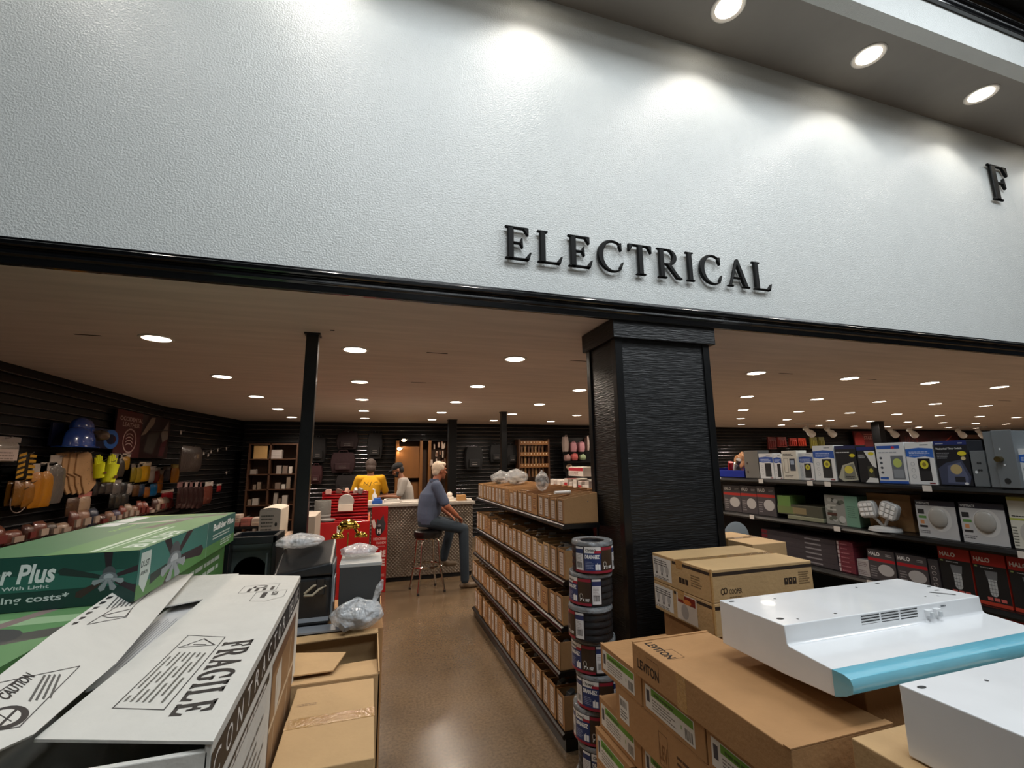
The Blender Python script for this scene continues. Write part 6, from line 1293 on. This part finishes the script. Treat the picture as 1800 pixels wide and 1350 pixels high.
for q in range(26):
    x = a.x+w*rr.uniform(.64, .93); z = rr.choice([1.45, 1.65, 1.85, 2.02])+rr.uniform(-.03, .03)
    tag(MB().cbox((0, 0, 0), (rr.uniform(.02, .045), .02, rr.uniform(.07, .15)), C(rr.choice(['a8968a', '8a7466', 'b8a898', '6a4a38'])), Matrix.Rotation(rr.uniform(-.1, .1), 3, 'Y')).build('hanging_tag', None), 'small pale packet hanging in the right side of the amber alcove', 'packet', 'packets hanging in the amber alcove').location = (x, 9.98+.001*q, z)
a, b_ = at(912, 772, Y=10.0), at(966, 772, Y=10.0)
t = T('key_rack', 'amber wooden rack with rows of white tags behind the bins', 'rack', ((a.x+b_.x)/2, 10.02, 0)); w = b_.x-a.x
MB().box(-w/2, w/2, .28, .30, 0, a.z, mat('alcove_back')).build('back_board', t)
for sx in (-w/2, w/2-.04): MB().box(sx, sx+.04, 0, .28, 0, a.z, M_wood).build('upright', t)
for k, py in enumerate((778, 798, 818)):
    z = at(930, py, Y=10.0).z; MB().box(-w/2+.04, w/2-.04, 0, .02, z-.05, z+.04, M_wood2).build('tag_rail', t)
    for q in range(9): MB().box(-w/2+.07+q*(w-.16)/8, -w/2+.085+q*(w-.16)/8, -.006, 0, z-.01, z+.02, C('c8b8a0')).build('white_tag', t)
    for q in range(7): MB().box(-w/2+.07+q*(w-.16)/7, -w/2+.11+q*(w-.16)/7, .05, .1, z-.26, z-.06, C(['5a3a1c', '7a5a34', '4a2a14'][q % 3])).build('hanging_stock', t)
# hanging dark bags and packs on the back slats
def backbag(lab, px0, py0, px1, py1, col, kind='bag', Y=10.24, grp=None):
    a, b_ = at(px0, py0, Y=Y), at(px1, py1, Y=Y); w, h = b_.x-a.x, a.z-b_.z; t = T('tool_bag' if kind == 'bag' else 'backpack' if kind == 'pack' else 'hanging_pack', lab, {'bag': 'tool bag', 'pack': 'backpack'}.get(kind, 'pack'), ((a.x+b_.x)/2, Y, b_.z), 0, grp)
    m = mat('cloth_'+col, col, .8, bump=.4, bscale=14)
    b = MB(); rings = []
    for i in range(7):
        v = i/6; s = .82+.18*sin(pi*v); rings.append([(w*.5*s*max(-1, min(1, 1.3*cos(q))), -.09*max(-1, min(1, 1.3*sin(q)))*s, h*.9*v) for q in [2*pi*k/16 for k in range(16)]])
    b.loft(rings, m); b.build('body', t, smooth=True)
    MB().tube([(-w*.2, -.05, h*.88), (-w*.16, -.06, h*.99), (w*.16, -.06, h*.99), (w*.2, -.05, h*.88)], .012, m).build('handle', t, smooth=True)
    if kind != 'p':
        MB().box(-w*.3, w*.3, -.13, -.085, h*.12, h*.42, m).build('front_pocket', t, bevel=.01)
        f = Face((0, -.132, h*.2), (1, 0, 0), (0, 0, 1)); f.rect(-w*.14, 0, w*.28, h*.02, '8a8480').rect(-w*.14, h*.08, w*.28, h*.015, '6a6460'); f.build('badge', t)
    MB().tube([(0, 0, h*.95), (0, .1, h*.97)], .006, C('8a8a8c', .3, .8), 6).build('peg_hook', t)
    return t
backbag('black tool bag hanging left on the back slats, with a white tag', 548, 765, 572, 812, '111013'); backbag('large maroon and black tool bag high on the back slats', 592, 757, 630, 790, '1c0c10'); backbag('maroon tool bag with side pockets left of the yellow shirt', 582, 792, 624, 830, '2a1016')
backbag('black tool bag low on the back slats behind the red rack', 590, 832, 628, 866, '140d10'); backbag('dark tool bag hanging above the man in yellow', 646, 757, 672, 806, '121012'); backbag('dark red coiled strap pack beside the slim post', 546, 815, 566, 850, '341015')
backbag('black backpack right of the thick back post', 817, 781, 848, 826, '0d0d10', 'pack'); backbag('black backpack second from the thick back post', 860, 779, 882, 812, '0e0e11', 'pack'); backbag('black backpack right of the thin back post', 889, 779, 908, 816, '0e0e11', 'pack')
for k, (x0, x1, y0, y1, col) in enumerate([(989, 998, 765, 794, '8a7a74'), (1002, 1012, 776, 794, 'a07078'), (1016, 1026, 776, 794, 'a07078'), (1029, 1034, 766, 792, '8a7a74'), (993, 1001, 799, 810, '8a6a66'), (1004, 1014, 797, 809, 'a04a48'), (1018, 1028, 799, 808, '7a8a6a')]):
    backbag('pale pink packet hanging behind the bins by the pillar, %s of seven' % ORDL[k], x0, y0, x1, y1, col, 'p', 9.9, 'packets hanging left of the pillar')
a = at(985, 815, Y=9.95); MB_ = T('wall_shelf', 'slim black display frame behind the packets left of the pillar', 'shelf', (4.9, 10.0, 0)); MB().box(-.55, .45, .0, .03, 1.4, 2.2, M_steelblk).build('grid_panel', MB_); MB().box(-.55, .45, -.22, 0, 1.62, 1.64, M_steelblk).build('shelf_board', MB_); MB().box(-.5, .4, 0, .03, 0, 1.4, M_steelblk).build('stand', MB_)
t = T('tape_roll', 'cream tape roll hanging behind the bins', 'tape roll', (at(1002, 820, Y=9.9).x, 9.95, at(1002, 826, Y=9.9).z)); MB().loft([[(r*cos(2*pi*k/24), yy, .07+r*sin(2*pi*k/24)) for k in range(24)] for r, yy in [(.04, -.03), (.07, -.03), (.07, .02), (.04, .02), (.04, -.03)]], C('c8b098'), cap=False).build('roll', t, smooth=True)
MB().tube([(0, -.03, .105), (0, .05, .105)], .006, C('8a8a8c', .3, .8), 6).build('peg_hook', t)
# ================= far right goods beyond the shelving =================
def farboard(lab, px0, py0, px1, py1, col, Y=10.2):
    a, b_ = at(px0, py0, Y=Y), at(px1, py1, Y=Y); t = T('wall_sign', lab, 'sign', ((a.x+b_.x)/2, Y, b_.z)); w, h = b_.x-a.x, a.z-b_.z; MB().box(-w/2, w/2, 0, .04, 0, h, C(col, .5)).build('board', t); return t, w, h, Face((-w/2, 0, 0), (1, 0, 0), (0, 0, 1))
t, w, h, f = farboard('red sign reading STARTERS left of the far post', 1500, 758, 1553, 800, '5c1416'); f.ell(w*.18, h*.6, w*.18, h*.35, '8f2220').text('STARTERS', w*.36, h*.66, h*.14, 'c08a80', w=w*.55).lines(w*.36, h*.84, w*.5, h*.08, 1, 'b06a60', .7, 0); f.build('printed_sign', t)
t, w, h, f = farboard('long dark red sign board right of the far post', 1580, 757, 1690, 800, '3a0e10'); f.text('10 - 1', w*.08, h*.5, h*.28, '6a2420', w=w*.2).lines(w*.35, h*.5, w*.3, h*.14, 1, '6a2420').line([(w*.75, h*.55), (w*.88, h*.8)], .04, '8a3a2c').line([(w*.72, h*.4), (w*.85, h*.6)], .04, '8a3a2c'); f.build('printed_sign', t)
farboard('pale brown board in front of the dark red wall at the far right', 1694, 764, 1742, 771, '8a6a58', 10.0)
for k, (x0, x1, y0, y1, col, lab) in enumerate([(1350, 1366, 768, 790, '4a1a18', 'dark red'), (1367, 1384, 768, 786, '6a2420', 'red'), (1388, 1402, 770, 784, '8a2a20', 'orange red'), (1403, 1418, 770, 784, '9a3220', 'bright red'), (1425, 1438, 768, 788, '7a7434', 'olive'), (1439, 1451, 768, 788, '6a6630', 'dull olive')]):
    a, b_ = at(x0, y0, Y=10.0), at(x1, y1, Y=10.0); t = T('far_package', '%s hanging package on the far back wall, %s from the left' % (lab, ORDL[k]), 'package', ((a.x+b_.x)/2, 10.0, b_.z), 0, 'far hanging packages right of the pillar'); w, h = b_.x-a.x, a.z-b_.z
    b = MB()
    b.box(-w/2, w/2, 0, .06, 0, h, C(col, .4)); b.build('card', t, bevel=.01)
    for q in range(3): MB().box(-w*.4+q*w*.28, -w*.4+q*w*.28+w*.2, -.03, 0, h*.15, h*.7, C(col, .3)).build('blister', t, bevel=.01)
    MB().tube([(0, .06, h*.9), (0, .33, h*.9)], .008, C('8a8a8c', .3, .8), 6).build('peg_hook', t)
